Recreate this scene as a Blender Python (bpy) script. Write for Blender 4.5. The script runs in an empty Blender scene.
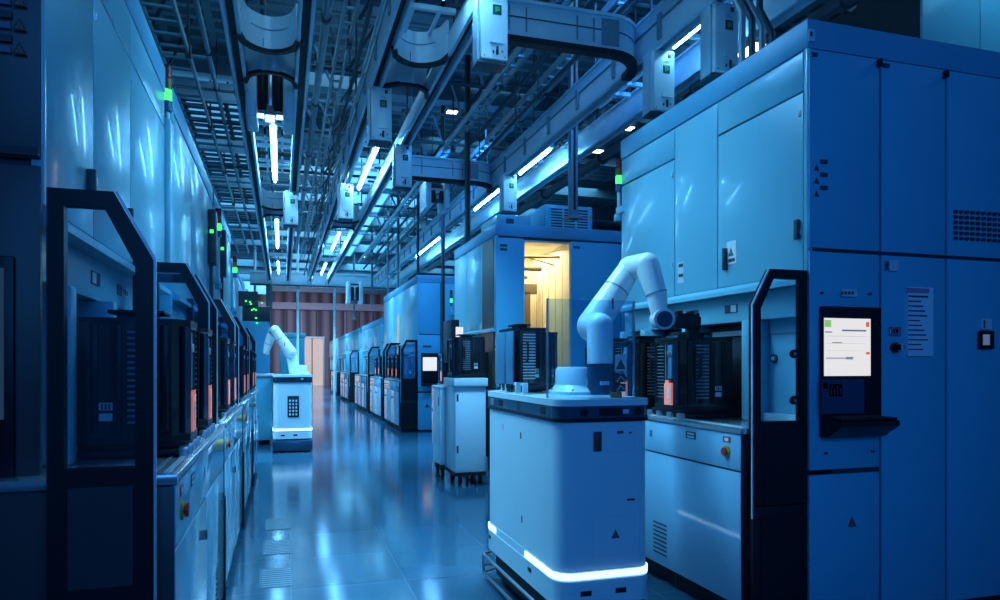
import bpy, bmesh, math, random
from mathutils import Vector, Matrix
random.seed(7)
PI = math.pi
C = bpy.context.scene.collection
# ------------------------------------------------------------------ camera geometry (metres; aisle runs along +Y)
EYE = 1.3; FPX = 705.0; YAW = math.atan(218 / FPX)
SN, CS = math.sin(YAW), math.cos(YAW)
def at(u, v, X=None, Y=None, Z=None):
    xc = (u - 500) / FPX; zc = (364 - v) / FPX
    dx, dy = SN + CS * xc, CS - SN * xc
    d = X / dx if X is not None else (Y / dy if Y is not None else (Z - EYE) / zc)
    return Vector((d * dx, d * dy, EYE + d * zc))
# ------------------------------------------------------------------ materials
MATS = {}
def mat(name, col, rough=0.4, metal=0.0, emit=None, es=0.0, trans=0.0, alpha=1.0, vary=0.12, scale=6.0, bump=0.0, coat=0.0, spec=0.5):
    m = bpy.data.materials.new(name); m.use_nodes = True
    nt = m.node_tree; b = nt.nodes['Principled BSDF']
    tc = nt.nodes.new('ShaderNodeTexCoord'); nz = nt.nodes.new('ShaderNodeTexNoise')
    nz.inputs['Scale'].default_value = scale; nz.inputs['Detail'].default_value = 3
    nt.links.new(tc.outputs['Object'], nz.inputs['Vector'])
    mix = nt.nodes.new('ShaderNodeMix'); mix.data_type = 'RGBA'
    mix.inputs['A'].default_value = (*[c * (1 - vary) for c in col], 1); mix.inputs['B'].default_value = (*[min(1, c * (1 + vary)) for c in col], 1)
    nt.links.new(nz.outputs['Fac'], mix.inputs['Factor']); nt.links.new(mix.outputs['Result'], b.inputs['Base Color'])
    b.inputs['Roughness'].default_value = rough; b.inputs['Metallic'].default_value = metal
    b.inputs['Specular IOR Level'].default_value = spec
    b.inputs['Coat Weight'].default_value = coat
    if emit: b.inputs['Emission Color'].default_value = (*emit, 1); b.inputs['Emission Strength'].default_value = es
    b.inputs['Transmission Weight'].default_value = trans; b.inputs['Alpha'].default_value = alpha
    if bump:
        bp = nt.nodes.new('ShaderNodeBump'); bp.inputs['Strength'].default_value = bump; bp.inputs['Distance'].default_value = 0.01
        nt.links.new(nz.outputs['Fac'], bp.inputs['Height']); nt.links.new(bp.outputs['Normal'], b.inputs['Normal'])
    MATS[name] = m
    return m
PANEL = mat('pale enamel panel', (.19, .50, .62), .30, vary=.03, scale=2, coat=.25)
PANELG = mat('gloss bench enamel', (.26, .56, .74), .10, vary=.03, scale=2, coat=.6)
PANELF = mat('blue grey enamel end panel', (.09, .46, .66), .42, vary=.04, scale=2)
FASC = mat('fascia paint', (.10, .36, .54), .4, vary=.05)
GAP = mat('dark seam', (.03, .04, .05), .6)
DARKCAB = mat('dark slate enamel', (.045, .05, .055), .4, vary=.05)
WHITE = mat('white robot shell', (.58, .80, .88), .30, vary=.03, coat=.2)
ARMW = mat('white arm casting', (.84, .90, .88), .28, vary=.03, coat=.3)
BLACK = mat('black plastic', (.010, .013, .018), .35, spec=.3)
MATTE = mat('matte black', (.008, .011, .016), .55, spec=.3)
POD = mat('pod black', (.010, .012, .016), .22, coat=.5)
SMOKE = mat('smoked pod window', (.02, .05, .08), .12, coat=.6)
CLEARB = mat('translucent blue pod side', (.10, .34, .55), .15, trans=.35)
NAVY = mat('navy band', (.012, .05, .10), .22, coat=.4)
STEEL = mat('brushed steel', (.55, .58, .62), .28, metal=.9)
STEELB = mat('brushed bench top', (.50, .56, .60), .22, metal=.75, scale=40)
SLOTB = mat('pod slot edge', (.15, .21, .26), .35)
SLOTD = mat('smoked panel', (.03, .045, .055), .35)
SLOT = mat('slot grey', (.13, .18, .23), .4)
NAVYG = mat('deep blue glossy strip', (.010, .025, .06), .2, coat=.4)
ALU = mat('painted aluminium rail', (.58, .72, .80), .34, metal=.15)
ALUD = mat('dull rail plate', (.20, .27, .32), .45, metal=.3)
DSTEEL = mat('dark steel', (.05, .07, .085), .5, metal=.3)
ORANGE_GLOW = mat('glowing salmon orange plastic', (.85, .30, .20), .45, emit=(.95, .24, .16), es=.42)  # emission added so the clip stays bright; it is no lamp
RED = mat('red plastic', (.55, .03, .02), .4)
YELLOW = mat('yellow plastic', (.65, .38, .04), .45)
AMBERL = mat('unlit amber lens', (.22, .10, .02), .3)
REDL = mat('unlit red lens', (.20, .012, .02), .3)
BLUEL = mat('blue lens', (.03, .12, .26), .3)
GREENL = mat('green lamp', (.05, .6, .1), .3, emit=(.06, 1.0, .12), es=2.2)
TUBE = mat('tube light', (1, 1, 1), .3, emit=(.16, .56, 1.0), es=85)
TUBEW = mat('small downlight', (1, 1, 1), .3, emit=(1.0, .80, .62), es=6)
STRIP = mat('white light strip', (1, 1, 1), .3, emit=(.45, .74, 1.0), es=2.0)
SCREEN = mat('lit screen', (.5, .5, .5), .3, emit=(.92, .86, .76), es=.85)
SCRGREEN = mat('screen green block', (.2, .5, .1), .3, emit=(.30, .62, .20), es=.8)
SCRINK = mat('screen ink', (.1, .12, .2), .3, emit=(.16, .22, .38), es=.6)
SCRRED = mat('screen red mark', (.5, .05, .02), .3, emit=(.85, .18, .10), es=.7)
LABEL = mat('white label', (.75, .78, .80), .5)
LABELG = mat('grey label', (.55, .66, .74), .5)
INK = mat('label ink', (.05, .06, .08), .6)
WARN = mat('dull warning yellow', (.26, .17, .07), .5)
GREENB = mat('green badge', (.004, .06, .03), .4)
GREENM = mat('green badge mark', (.02, .45, .16), .4)
CREAM = mat('cream interior panel', (.70, .65, .50), .5)
BROWN = mat('bronze window strip', (.10, .055, .045), .4)
BRONZE = mat('bronze interior steel', (.16, .13, .09), .5, metal=.3)
BLUEGL = mat('blue tinted guard glass', (.12, .38, .62), .08, alpha=.30)
# clear shield: tinted transparent + gloss
def glass(name, tint, fac):
    m = bpy.data.materials.new(name); m.use_nodes = True; nt = m.node_tree; nt.nodes.clear()
    o = nt.nodes.new('ShaderNodeOutputMaterial'); t = nt.nodes.new('ShaderNodeBsdfTransparent'); g = nt.nodes.new('ShaderNodeBsdfGlossy')
    mx = nt.nodes.new('ShaderNodeMixShader'); fr = nt.nodes.new('ShaderNodeFresnel'); fr.inputs['IOR'].default_value = 1.35
    t.inputs['Color'].default_value = (*tint, 1); g.inputs['Color'].default_value = (.7, .85, 1, 1); g.inputs['Roughness'].default_value = .05
    nz = nt.nodes.new('ShaderNodeTexNoise'); nz.inputs['Scale'].default_value = 3
    mt = nt.nodes.new('ShaderNodeMath'); mt.operation = 'MULTIPLY_ADD'; mt.inputs[1].default_value = .02; mt.inputs[2].default_value = fac
    ad = nt.nodes.new('ShaderNodeMath'); ad.operation = 'ADD'
    nt.links.new(nz.outputs['Fac'], mt.inputs[0]); nt.links.new(mt.outputs[0], ad.inputs[0]); nt.links.new(fr.outputs[0], ad.inputs[1])
    nt.links.new(ad.outputs[0], mx.inputs[0]); nt.links.new(t.outputs[0], mx.inputs[1]); nt.links.new(g.outputs[0], mx.inputs[2]); nt.links.new(mx.outputs[0], o.inputs[0])
    return m
GLASS = glass('clear shield glass', (.70, .87, .97), .03)
GGLASS = glass('guard window', (.82, .90, .95), .0)
def floor_mat():
    m = bpy.data.materials.new('glossy raised floor tiles'); m.use_nodes = True; nt = m.node_tree; b = nt.nodes['Principled BSDF']
    tc = nt.nodes.new('ShaderNodeTexCoord'); mp = nt.nodes.new('ShaderNodeMapping'); mp.inputs['Location'].default_value = (-.53 , .12, 0)
    br = nt.nodes.new('ShaderNodeTexBrick'); br.offset = 0; br.inputs['Scale'].default_value = 1
    br.inputs['Brick Width'].default_value = .66; br.inputs['Row Height'].default_value = .66; br.inputs['Mortar Size'].default_value = .004
    br.inputs['Color1'].default_value = (.022, .085, .15, 1); br.inputs['Color2'].default_value = (.027, .10, .17, 1); br.inputs['Mortar'].default_value = (.06, .14, .21, 1)
    nz = nt.nodes.new('ShaderNodeTexNoise'); nz.inputs['Scale'].default_value = 5; nz.inputs['Detail'].default_value = 6
    mr = nt.nodes.new('ShaderNodeMapRange'); mr.inputs['To Min'].default_value = .07; mr.inputs['To Max'].default_value = .19
    nt.links.new(tc.outputs['Object'], mp.inputs['Vector']); nt.links.new(mp.outputs[0], br.inputs['Vector']); nt.links.new(tc.outputs['Object'], nz.inputs['Vector'])
    nt.links.new(nz.outputs['Fac'], mr.inputs['Value']); nt.links.new(mr.outputs[0], b.inputs['Roughness']); nt.links.new(br.outputs['Color'], b.inputs['Base Color'])
    b.inputs['Specular IOR Level'].default_value = .42
    return m
def ribbed_mat():
    m = bpy.data.materials.new('ribbed mauve wall cladding'); m.use_nodes = True; nt = m.node_tree; b = nt.nodes['Principled BSDF']
    tc = nt.nodes.new('ShaderNodeTexCoord'); w = nt.nodes.new('ShaderNodeTexWave'); w.bands_direction = 'X'; w.inputs['Scale'].default_value = .45; w.inputs['Distortion'].default_value = .3
    cr = nt.nodes.new('ShaderNodeValToRGB'); cr.color_ramp.elements[0].color = (.12, .065, .09, 1); cr.color_ramp.elements[1].color = (.44, .28, .32, 1)
    nt.links.new(tc.outputs['Object'], w.inputs['Vector']); nt.links.new(w.outputs['Fac'], cr.inputs[0]); nt.links.new(cr.outputs[0], b.inputs['Base Color'])
    b.inputs['Roughness'].default_value = .6
    return m
def deck_mat():
    m = bpy.data.materials.new('perforated ceiling deck'); m.use_nodes = True; nt = m.node_tree; b = nt.nodes['Principled BSDF']
    tc = nt.nodes.new('ShaderNodeTexCoord'); br = nt.nodes.new('ShaderNodeTexBrick'); br.offset = 0; br.inputs['Scale'].default_value = 1
    br.inputs['Brick Width'].default_value = .6; br.inputs['Row Height'].default_value = .3; br.inputs['Mortar Size'].default_value = .05
    br.inputs['Color1'].default_value = (.05, .09, .11, 1); br.inputs['Color2'].default_value = (.12, .2, .24, 1); br.inputs['Mortar'].default_value = (.22, .32, .36, 1)
    nt.links.new(tc.outputs['Object'], br.inputs['Vector']); nt.links.new(br.outputs['Color'], b.inputs['Base Color']); b.inputs['Roughness'].default_value = .5
    return m
FLOOR = floor_mat(); RIBBED = ribbed_mat(); DECK = deck_mat()
# ------------------------------------------------------------------ mesh builder
OFF = {}
class MB:
    def __init__(s): s.bm = bmesh.new(); s.mats = []
    def mi(s, m):
        if m not in s.mats: s.mats.append(m)
        return s.mats.index(m)
    def add(s, vs, fs, m):
        i = s.mi(m); bv = [s.bm.verts.new(v) for v in vs]
        for f in fs:
            try: fc = s.bm.faces.new([bv[k] for k in f]); fc.material_index = i; fc.smooth = True
            except ValueError: pass
        return s
    def box(s, x0, x1, y0, y1, z0, z1, m, bev=0.0, seg=2):
        x0, x1 = sorted((x0, x1)); y0, y1 = sorted((y0, y1)); z0, z1 = sorted((z0, z1))
        t = bmesh.new()
        bmesh.ops.create_cube(t, size=1)
        for v in t.verts: v.co = ((x0 + x1) / 2 + v.co.x * (x1 - x0), (y0 + y1) / 2 + v.co.y * (y1 - y0), (z0 + z1) / 2 + v.co.z * (z1 - z0))
        if bev: bmesh.ops.bevel(t, geom=list(t.edges), offset=min(bev, .45 * min(x1 - x0, y1 - y0, z1 - z0)), segments=seg, affect='EDGES', profile=.5)
        s.merge(t, m); return s
    def merge(s, t, m):
        t.verts.index_update(); s.add([v.co.copy() for v in t.verts], [[v.index for v in f.verts] for f in t.faces], m); t.free()
    def prism(s, pts, axis, a, b, m):
        n = len(pts)
        def P(p, k):
            return (p[0], p[1], k) if axis == 'z' else ((p[0], k, p[1]) if axis == 'y' else (k, p[0], p[1]))
        vs = [P(p, a) for p in pts] + [P(p, b) for p in pts]
        fs = [list(range(n))[::-1], list(range(n, 2 * n))] + [[i, (i + 1) % n, n + (i + 1) % n, n + i] for i in range(n)]
        return s.add(vs, fs, m)
    def ring(s, outer, inner, axis, a, b, m):
        n = len(outer)
        def P(p, k):
            return (p[0], p[1], k) if axis == 'z' else ((p[0], k, p[1]) if axis == 'y' else (k, p[0], p[1]))
        vs = [P(p, a) for p in outer] + [P(p, a) for p in inner] + [P(p, b) for p in outer] + [P(p, b) for p in inner]
        fs = []
        for i in range(n):
            j = (i + 1) % n
            fs += [[i, j, n + j, n + i], [2 * n + i, 3 * n + i, 3 * n + j, 2 * n + j], [i, 2 * n + i, 2 * n + j, j], [n + i, n + j, 3 * n + j, 3 * n + i]]
        return s.add(vs, fs, m)
    def tube(s, pts, r, m, n=12):
        pts = [Vector(p) for p in pts]; rs = r if isinstance(r, (list, tuple)) else [r] * len(pts)
        vs = []; fs = []; prev = None
        for i, p in enumerate(pts):
            d = (pts[min(i + 1, len(pts) - 1)] - pts[max(i - 1, 0)]).normalized()
            if prev is None:
                a = Vector((0, 0, 1)) if abs(d.z) < .9 else Vector((1, 0, 0)); e = d.cross(a).normalized()
            else:
                e = (prev - d * prev.dot(d)).normalized()
            prev = e; g = d.cross(e)
            for k in range(n):
                t = 2 * PI * k / n; vs.append(p + (e * math.cos(t) + g * math.sin(t)) * rs[i])
        for i in range(len(pts) - 1):
            for k in range(n):
                k2 = (k + 1) % n; fs.append([i * n + k, i * n + k2, (i + 1) * n + k2, (i + 1) * n + k])
        fs += [list(range(n))[::-1], [(len(pts) - 1) * n + k for k in range(n)]]
        return s.add(vs, fs, m)
    def capsule(s, p, q, r0, r1, m, n=20, k=5):
        p, q = Vector(p), Vector(q); d = (q - p).normalized(); pts = []; rs = []
        for i in range(k + 1):
            t = PI / 2 * i / k; pts.append(p - d * r0 * math.cos(t)); rs.append(max(r0 * math.sin(t), .002))
        for i in range(k + 1):
            t = PI / 2 * i / k; pts.append(q + d * r1 * math.sin(t)); rs.append(max(r1 * math.cos(t), .002))
        return s.tube(pts, rs, m, n)
    def cyl(s, p, q, r, m, r2=None, n=18): return s.tube([p, q], [r, r if r2 is None else r2], m, n)
    def lathe(s, prof, c, m, n=28):
        vs = []; fs = []; c = Vector(c)
        for r, z in prof:
            for k in range(n): t = 2 * PI * k / n; vs.append(c + Vector((r * math.cos(t), r * math.sin(t), z)))
        for i in range(len(prof) - 1):
            for k in range(n):
                k2 = (k + 1) % n; fs.append([i * n + k, i * n + k2, (i + 1) * n + k2, (i + 1) * n + k])
        fs += [list(range(n))[::-1], [(len(prof) - 1) * n + k for k in range(n)]]
        return s.add(vs, fs, m)
    def wall(s, path, z0, z1, th, m):
        L = []; R = []; path = [Vector((p[0], p[1], 0)) for p in path]
        for i, p in enumerate(path):
            d = (path[min(i + 1, len(path) - 1)] - path[max(i - 1, 0)]).normalized(); nn = Vector((-d.y, d.x, 0)) * th / 2
            L.append(p + nn); R.append(p - nn)
        n = len(path); vs = []
        for lst, z in ((L, z0), (R, z0), (L, z1), (R, z1)): vs += [(p.x, p.y, z) for p in lst]
        fs = [[0, n, 3 * n, 2 * n], [n - 1, 3 * n - 1, 4 * n - 1, 2 * n - 1]]
        for i in range(n - 1):
            j = i + 1
            fs += [[i, j, n + j, n + i], [2 * n + i, 3 * n + i, 3 * n + j, 2 * n + j], [i, 2 * n + i, 2 * n + j, j], [n + i, n + j, 3 * n + j, 3 * n + i]]
        return s.add(vs, fs, m)
    def rrect(s, x0, x1, y0, y1, z0, z1, r, m, seg=8):
        return s.prism(rr(x0, x1, y0, y1, r, seg), 'z', z0, z1, m)
    def build(s, name, parent=None, sharp=35):
        bmesh.ops.recalc_face_normals(s.bm, faces=s.bm.faces)
        me = bpy.data.meshes.new(name); o = bpy.data.objects.new(name, me)
        off = OFF.get(parent.name, Vector()) if parent else Vector()
        if parent is None:                          # a thing that is one mesh: origin at its base
            cs = [v.co for v in s.bm.verts]
            off = Vector(((min(c.x for c in cs) + max(c.x for c in cs)) / 2, (min(c.y for c in cs) + max(c.y for c in cs)) / 2, min(c.z for c in cs)))
            o.location = off
        for v in s.bm.verts: v.co -= off
        s.bm.to_mesh(me); s.bm.free()
        for m in s.mats: me.materials.append(m)
        me.set_sharp_from_angle(angle=math.radians(sharp))
        C.objects.link(o)
        if parent: o.parent = parent
        OFF[o.name] = off
        return o
def rr(x0, x1, y0, y1, r, seg=8):
    P = []
    for cx, cy, a in ((x1 - r, y0 + r, -PI / 2), (x1 - r, y1 - r, 0), (x0 + r, y1 - r, PI / 2), (x0 + r, y0 + r, PI)):
        for k in range(seg + 1): t = a + PI / 2 * k / seg; P.append((cx + r * math.cos(t), cy + r * math.sin(t)))
    return P
def tag(o, label, cat, group=None, kind=None):
    o['label'] = label; o['category'] = cat
    if group: o['group'] = group
    if kind: o['kind'] = kind
    return o
def thing(name, label, cat, loc, group=None):
    o = bpy.data.objects.new(name, None); o.empty_display_size = .1; C.objects.link(o); o.location = loc; OFF[o.name] = Vector(loc)
    return tag(o, label, cat, group)
def struct(name, mb):
    o = mb.build(name); o['kind'] = 'structure'; return o
def copy_tree(o, loc=None, label=None, parent=None, rot=None):
    c = o.copy(); C.objects.link(c)
    if parent is not None: c.parent = parent
    for ch in list(o.children): copy_tree(ch, parent=c)
    if loc is not None: c.location = loc
    if label: c['label'] = label
    if rot is not None: c.rotation_euler.z = rot
    return c
def part(mb, name, parent, label=None):
    o = mb.build(name, parent)
    if label: o['label'] = label
    return o
# ------------------------------------------------------------------ the setting
XR, XL = 2.5, -.65                                    # aisle-side planes of the two rows of tools
struct('floor', MB().box(-9, 12, -3, 46, -.1, 0, FLOOR))
struct('ceiling', MB().box(-9, 12, -3, 46, 5.75, 5.85, DECK))
wf = MB().box(-9, 12, 44, 44.2, 0, 5.75, RIBBED)
struct('wall_far', wf)
struct('wall_left', MB().box(-9.2, -9, -3, 44.2, 0, 5.75, DARKCAB))
struct('wall_right', MB().box(12, 12.2, -3, 44.2, 0, 5.75, DARKCAB))
LINT = mat('lavender lintel', (.62, .50, .60), .5)
struct('trim_1', MB().box(-6, 9, 43.5, 43.98, 4.55, 4.95, LINT))
o = MB()
for k in range(14): o.box(-4 + k * .85, -3.94 + k * .85, 43.93, 43.99, 0, 4.5, DSTEEL if k % 3 else LINT)
struct('trim_2', o)
# door at the end of the aisle: a warm lit doorway
WARML = mat('warm lit doorway', (.8, .6, .5), .5, emit=(1.0, .62, .46), es=.38)
d = thing('door_1', 'peach lit open doorway in the mauve end wall of the aisle', 'doorway', (1.6, 43.9, 0)); d['kind'] = 'structure'
fr = MB().ring([(1.05, 0), (2.45, 0), (2.45, 2.95), (1.05, 2.95)], [(1.15, .01), (2.35, .01), (2.35, 2.85), (1.15, 2.85)], 'y', 43.7, 43.98, ALU)
part(fr, 'door_frame', d)
part(MB().box(1.15, 2.35, 43.90, 43.95, .01, 2.85, WARML).box(1.7, 1.76, 43.86, 43.9, .01, 2.85, BRONZE), 'doorway_glow', d)
# roof beams across the hall
for k in range(14):
    y = 8.2 + k * 2.55
    b = MB()
    b.box(-8.9, 11.9, y - .11, y + .11, 5.72, 5.745, ALUD).box(-8.9, 11.9, y - .012, y + .012, 5.40, 5.72, ALUD).box(-8.9, 11.9, y - .11, y + .11, 5.37, 5.40, ALUD)
    o = b.build('ceiling_beam'); o['kind'] = 'structure'; tag(o, None or 'grey steel roof beam crossing the hall under the dark ceiling deck', 'beam', 'roof beams across the hall', 'structure')
# ------------------------------------------------------------------ small marks
def tri(mb, cx, z, w, y, m=INK, m2=WARN):             # warning triangle on a face that looks towards -Y
    mb.prism([(cx - w / 2, z), (cx + w / 2, z), (cx, z + w * .95)], 'y', y, y + .002, m)
    mb.prism([(cx - w * .3, z + w * .1), (cx + w * .3, z + w * .1), (cx, z + w * .66)], 'y', y - .001, y, m2)
    mb.box(cx - w * .03, cx + w * .03, y - .002, y - .001, z + w * .2, z + w * .45, m)
def trix(mb, cy, z, w, x, s, m=INK, m2=WARN):         # same on a face that looks towards the aisle
    mb.prism([(cy - w / 2, z), (cy + w / 2, z), (cy, z + w * .95)], 'x', x, x - s * .002, m)
    mb.prism([(cy - w * .3, z + w * .1), (cy + w * .3, z + w * .1), (cy, z + w * .66)], 'x', x - s * .002, x - s * .003, m2)
# ------------------------------------------------------------------ process tools
def tool(label, s, xs, Y0, Y1, depth, side_seams=(.31, .52), top=3.02, doors=3, near=False, front_h=None, group=None, fm=None, front=True, opening=None, plain=False, posts=None):
    """s=+1 row on the right, -1 row on the left; xs is the aisle-side plane"""
    fm = fm or PANELF
    t = thing('process_tool', label, 'tool', (xs + s * depth / 2, (Y0 + Y1) / 2, 0), group)
    xb = xs + s * depth; L = Y1 - Y0; f0 = top - .145
    prof = [(xs + s * .012, 1.72), (xs + s * .012, f0), (xb, f0), (xb, .0), (xs + s * .16, 0), (xs + s * .16, 1.72)]
    if opening is None:
        body = MB().prism(prof, 'y', Y0 + .012, Y1, GAP if not plain else PANEL)
        part(body, 'body', t)
    else:
        oa, ob, oz, od = opening                      # doorway cut in the front, a lit bay behind it
        body = MB().prism(prof, 'y', Y0 + od, Y1, GAP)
        body.prism([(xs + s * .012, 1.72), (xs + s * .012, f0), (oa - .01, f0), (oa - .01, 0), (xs + s * .16, 0), (xs + s * .16, 1.72)], 'y', Y0 + .012, Y0 + od, GAP)
        body.box(ob + .01, xb, Y0 + .012, Y0 + od, 0, f0, GAP).box(oa - .01, ob + .01, Y0 + .012, Y0 + od, oz, f0, GAP)
        part(body, 'body', t)
    part(MB().box(xs - s * .004, xb, Y0 - .004, Y1 + .004, f0, top, FASC, .006), 'fascia', t)
    # aisle-side doors
    cuts = [0] + list(side_seams) + [1]
    for a, b in zip(cuts[:-1], cuts[1:]):
        ya, yb = Y0 + .03 + (L - .03) * a + .004, Y0 + .03 + (L - .03) * b - .004
        z1 = f0 - .006; zs = z1 - .20
        split = near and (b - a) > .3 or (near and a > .5)
        dm = MB()
        if split:
            dm.box(xs, xs + s * .02, ya, yb, 1.755, zs - .005, PANEL, .004)
            p = part(dm, 'side_door', t)
            part(MB().box(xs, xs + s * .02, ya, yb, zs + .005, z1, PANEL, .004), 'header_panel', t)
            for zz in (1.95, zs - .12): part(MB().box(xs - s * .006, xs + s * .004, ya + .012, ya + .03, zz, zz + .03, STEEL, .002), 'hinge', p)
        else:
            dm.box(xs, xs + s * .02, ya, yb, 1.755, z1, PANEL, .004); p = part(dm, 'side_door', t)
        if near and b < .9 and (s < 0 or a == 0): part(MB().box(xs - s * .03, xs, yb - .10, yb - .08, 1.85, 1.98, DSTEEL, .004), 'handle', p)
    part(MB().box(xs - s * .002, xs + s * .03, Y0, Y0 + .028, 1.755, f0, PANEL, .004), 'corner_post', t)
    # sloping ledge and header band above the load ports
    part(MB().prism([(xs, 1.752), (xs - s * .035, 1.725), (xs - s * .035, 1.70), (xs + s * .16, 1.70), (xs + s * .16, 1.752)], 'y', Y0 + .03, Y1, PANEL), 'ledge', t)
    hbm = MB().box(xs + s * .03, xs + s * .16, Y0 + .02, Y1, 1.545, 1.70, PANEL, .004)
    if near:
        hbm.box(xs + s * .026, xs + s * .03, Y0 + L * .50, Y0 + L * .54, 1.60, 1.645, INK).box(xs + s * .0265, xs + s * .031, Y0 + L * .545, Y0 + L * .60, 1.605, 1.64, LABEL)
        for q in range(3): hbm.box(xs + s * .025, xs + s * .028, Y0 + L * (.552 + .016 * q), Y0 + L * (.56 + .016 * q), 1.611, 1.634, INK)
        hbm.box(xs + s * .026, xs + s * .03, Y0 + L * .72, Y0 + L * .76, 1.61, 1.64, INK)
        hbm.box(xs + s * .026, xs + s * .03, Y0 + L * .30, Y0 + L * .36, 1.60, 1.65, INK).box(xs + s * .025, xs + s * .027, Y0 + L * .305, Y0 + L * .33, 1.605, 1.645, LABELG)
    part(hbm, 'header_band', t)
    # load-port bulkhead: posts and shutters
    nb = 3
    py = posts or [Y0 + .10 + (L - .2) * k / nb for k in range(nb + 1)]
    for yc in py: part(MB().box(xs - s * .03 if posts else xs + s * .045, xs + s * .15, yc - .035, yc + .035, .986, 1.545, PANEL if posts else ALU, .012), 'port_post', t)
    if posts:
        pe = MB().box(xs + s * .10, xs + s * .158, Y0 + .03, py[0] - .04, .986, 1.545, PANEL, .004).box(xs + s * .094, xs + s * .10, Y0 + .03, py[0] - .04, 1.46, 1.47, ALUD)
        pe.box(xs + s * .06, xs + s * .10, Y0 + .03, py[0] - .04, .986, 1.03, ALU)
        pe = part(pe, 'end_cover', t, 'pale cover plate beside the load ports')
        for zz, yy in ((1.33, py[0] - .09), (1.12, py[0] - .30)): part(MB().cyl((xs + s * .10, yy, zz), (xs + s * .088, yy, zz), .026, DSTEEL).cyl((xs + s * .088, yy, zz), (xs + s * .08, yy, zz), .010, ALU), 'quarter_turn_lock', pe)
    for k in range(len(py) - 1):
        ya = py[k] + .05; yb = py[k + 1] - .05
        sh = MB().box(xs + s * .135, xs + s * .158, ya, yb, .98, 1.53, DARKCAB, .004)
        sh.box(xs + s * .12, xs + s * .136, ya + .03, yb - .03, 1.04, 1.46, GAP, .004).box(xs + s * .112, xs + s * .122, ya + .05, yb - .05, 1.47, 1.50, ALU)
        part(sh, 'port_shutter', t)
    # end panels towards the camera
    if front:
        w = .4425; n = int(depth / w)
        for k in range(n):
            xa, xb2 = xs + s * (w * k + (.012 if k else .004)), xs + s * (w * (k + 1) - .004)
            if opening is not None:
                lo, hi = sorted((xa, xb2))
                if hi > opening[0] and lo < opening[1]: continue
            part(MB().box(xa, xb2, Y0 - .008, Y0 + .014, 1.88, f0 - .006, fm, .004), 'upper_door', t)
            lowz = .77 if k == 0 else .03
            part(MB().box(xa, xb2, Y0 - .008, Y0 + .014, lowz, 1.862, fm, .004), 'lower_door', t)
            if k == 0: part(MB().box(xa, xb2, Y0 - .008, Y0 + .014, .03, .745, fm, .004), 'lower_hatch', t)
    part(MB().box(xs + s * .05, xb - s * .03, Y0 + .005, Y1, 0, .028, MATTE), 'plinth', t)
    return t
# ---- right-hand near tool with its touchscreen end
T1 = tool('tall blue process tool with touchscreen and keyboard on its end panel', 1, XR, 2.90, 4.92, 3.2, (.367, .611), near=True, posts=[3.36, 3.98, 4.54, 4.86])
Yf = 2.888
def fbox(mb, u0, u1, v0, v1, y, th, m, bev=0):        # box on the near tool's end face from measured corners
    a = at(u0, v1, Y=y); b = at(u1, v0, Y=y); mb.box(a.x, b.x, y - th, y, a.z, b.z, m, bev); return mb
con = MB(); fbox(con, 819, 877, 308, 437, Yf, .03, BLACK, .006)
con = part(con, 'touchscreen_console', T1, 'black touchscreen console with pale lit display')
sc = MB(); fbox(sc, 824, 870, 319, 376, Yf - .03, .004, SCREEN)
def scr(u0, u1, v0, v1, m): fbox(sc, u0, u1, v0, v1, Yf - .034, .0015, m)
scr(824.5, 831, 320, 327, SCRGREEN); scr(842, 866, 330, 331.2, SCRINK); scr(825, 832, 331.5, 332.5, SCRINK); scr(832, 842, 342.3, 343, SCRINK)
scr(826, 853, 357.6, 358.8, SCRINK); scr(846, 853, 357.0, 359.4, SCRINK); scr(866, 869.5, 352, 354.5, SCRRED); scr(866, 869, 322, 327, SCRRED)
SCRPALE = mat('screen pale rule', (.4, .4, .4), .3, emit=(.70, .68, .62), es=.85)
for q in range(5): scr(826, 866, 336 + q * 7.3, 336.5 + q * 7.3, SCRPALE)
part(sc, 'screen', con)
lb = MB(); fbox(lb, 821, 864, 379, 414, Yf - .03, .002, mat('console lower panel', (.012, .05, .12), .35)); part(lb, 'lower_panel', con, 'navy panel under the display'); lb = MB(); fbox(lb, 829, 842, 384, 396.5, Yf - .03, .002, LABELG); fbox(lb, 823, 827.5, 383, 389, Yf - .03, .002, LABELG)
for q in range(4): fbox(lb, 831 + q * 3, 832.2 + q * 3, 386 + (q % 2) * 2, 395, Yf - .032, .001, INK)
part(lb, 'console_label', con, 'small pale printed label under the display')
a = at(820, 437, Y=Yf); b = at(877, 415, Y=Yf)
kt = MB().prism([(Yf, a.z), (Yf - .05, a.z), (Yf - .14, a.z + .06), (Yf - .14, a.z + .085), (Yf - .03, a.z + .10), (Yf, a.z + .10)], 'x', a.x, b.x, BLACK)
part(kt, 'keyboard_shelf', T1, 'black fold-out shelf below the touchscreen')
ktop = MB()
for r_ in range(4):
    for q in range(11):
        x = a.x + .03 + q * .0265; y = Yf - .055 - r_ * .024
        ktop.box(x, x + .021, y, y + .019, a.z + .0995 - r_ * .0025, a.z + .106 - r_ * .0025, DARKCAB, .002)
kbd = MB().box(a.x + .01, b.x - .01, Yf - .138, Yf - .03, a.z + .088, a.z + .101, MATTE, .004)
kb = part(kbd, 'keyboard', T1, 'black keyboard on the fold-out shelf'); part(ktop, 'keycaps', kb)
mk = MB()
fbox(mk, 840, 855, 289.5, 296.5, Yf + .004, .014, LABELG)
for q in range(4): fbox(mk, 841 + q * 3.5, 843.4 + q * 3.5, 291.5, 294.5, Yf - .010, .001, INK)
for uu, vv in ((821, 293), (869, 294), (825, 453), (872, 451)): part(fbox(MB(), uu - 1, uu + 1, vv - 1, vv + 1, Yf + .004, .015, INK), 'screw', T1)
part(mk, 'panel_label', T1, 'small grey printed label above the touchscreen')
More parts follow.
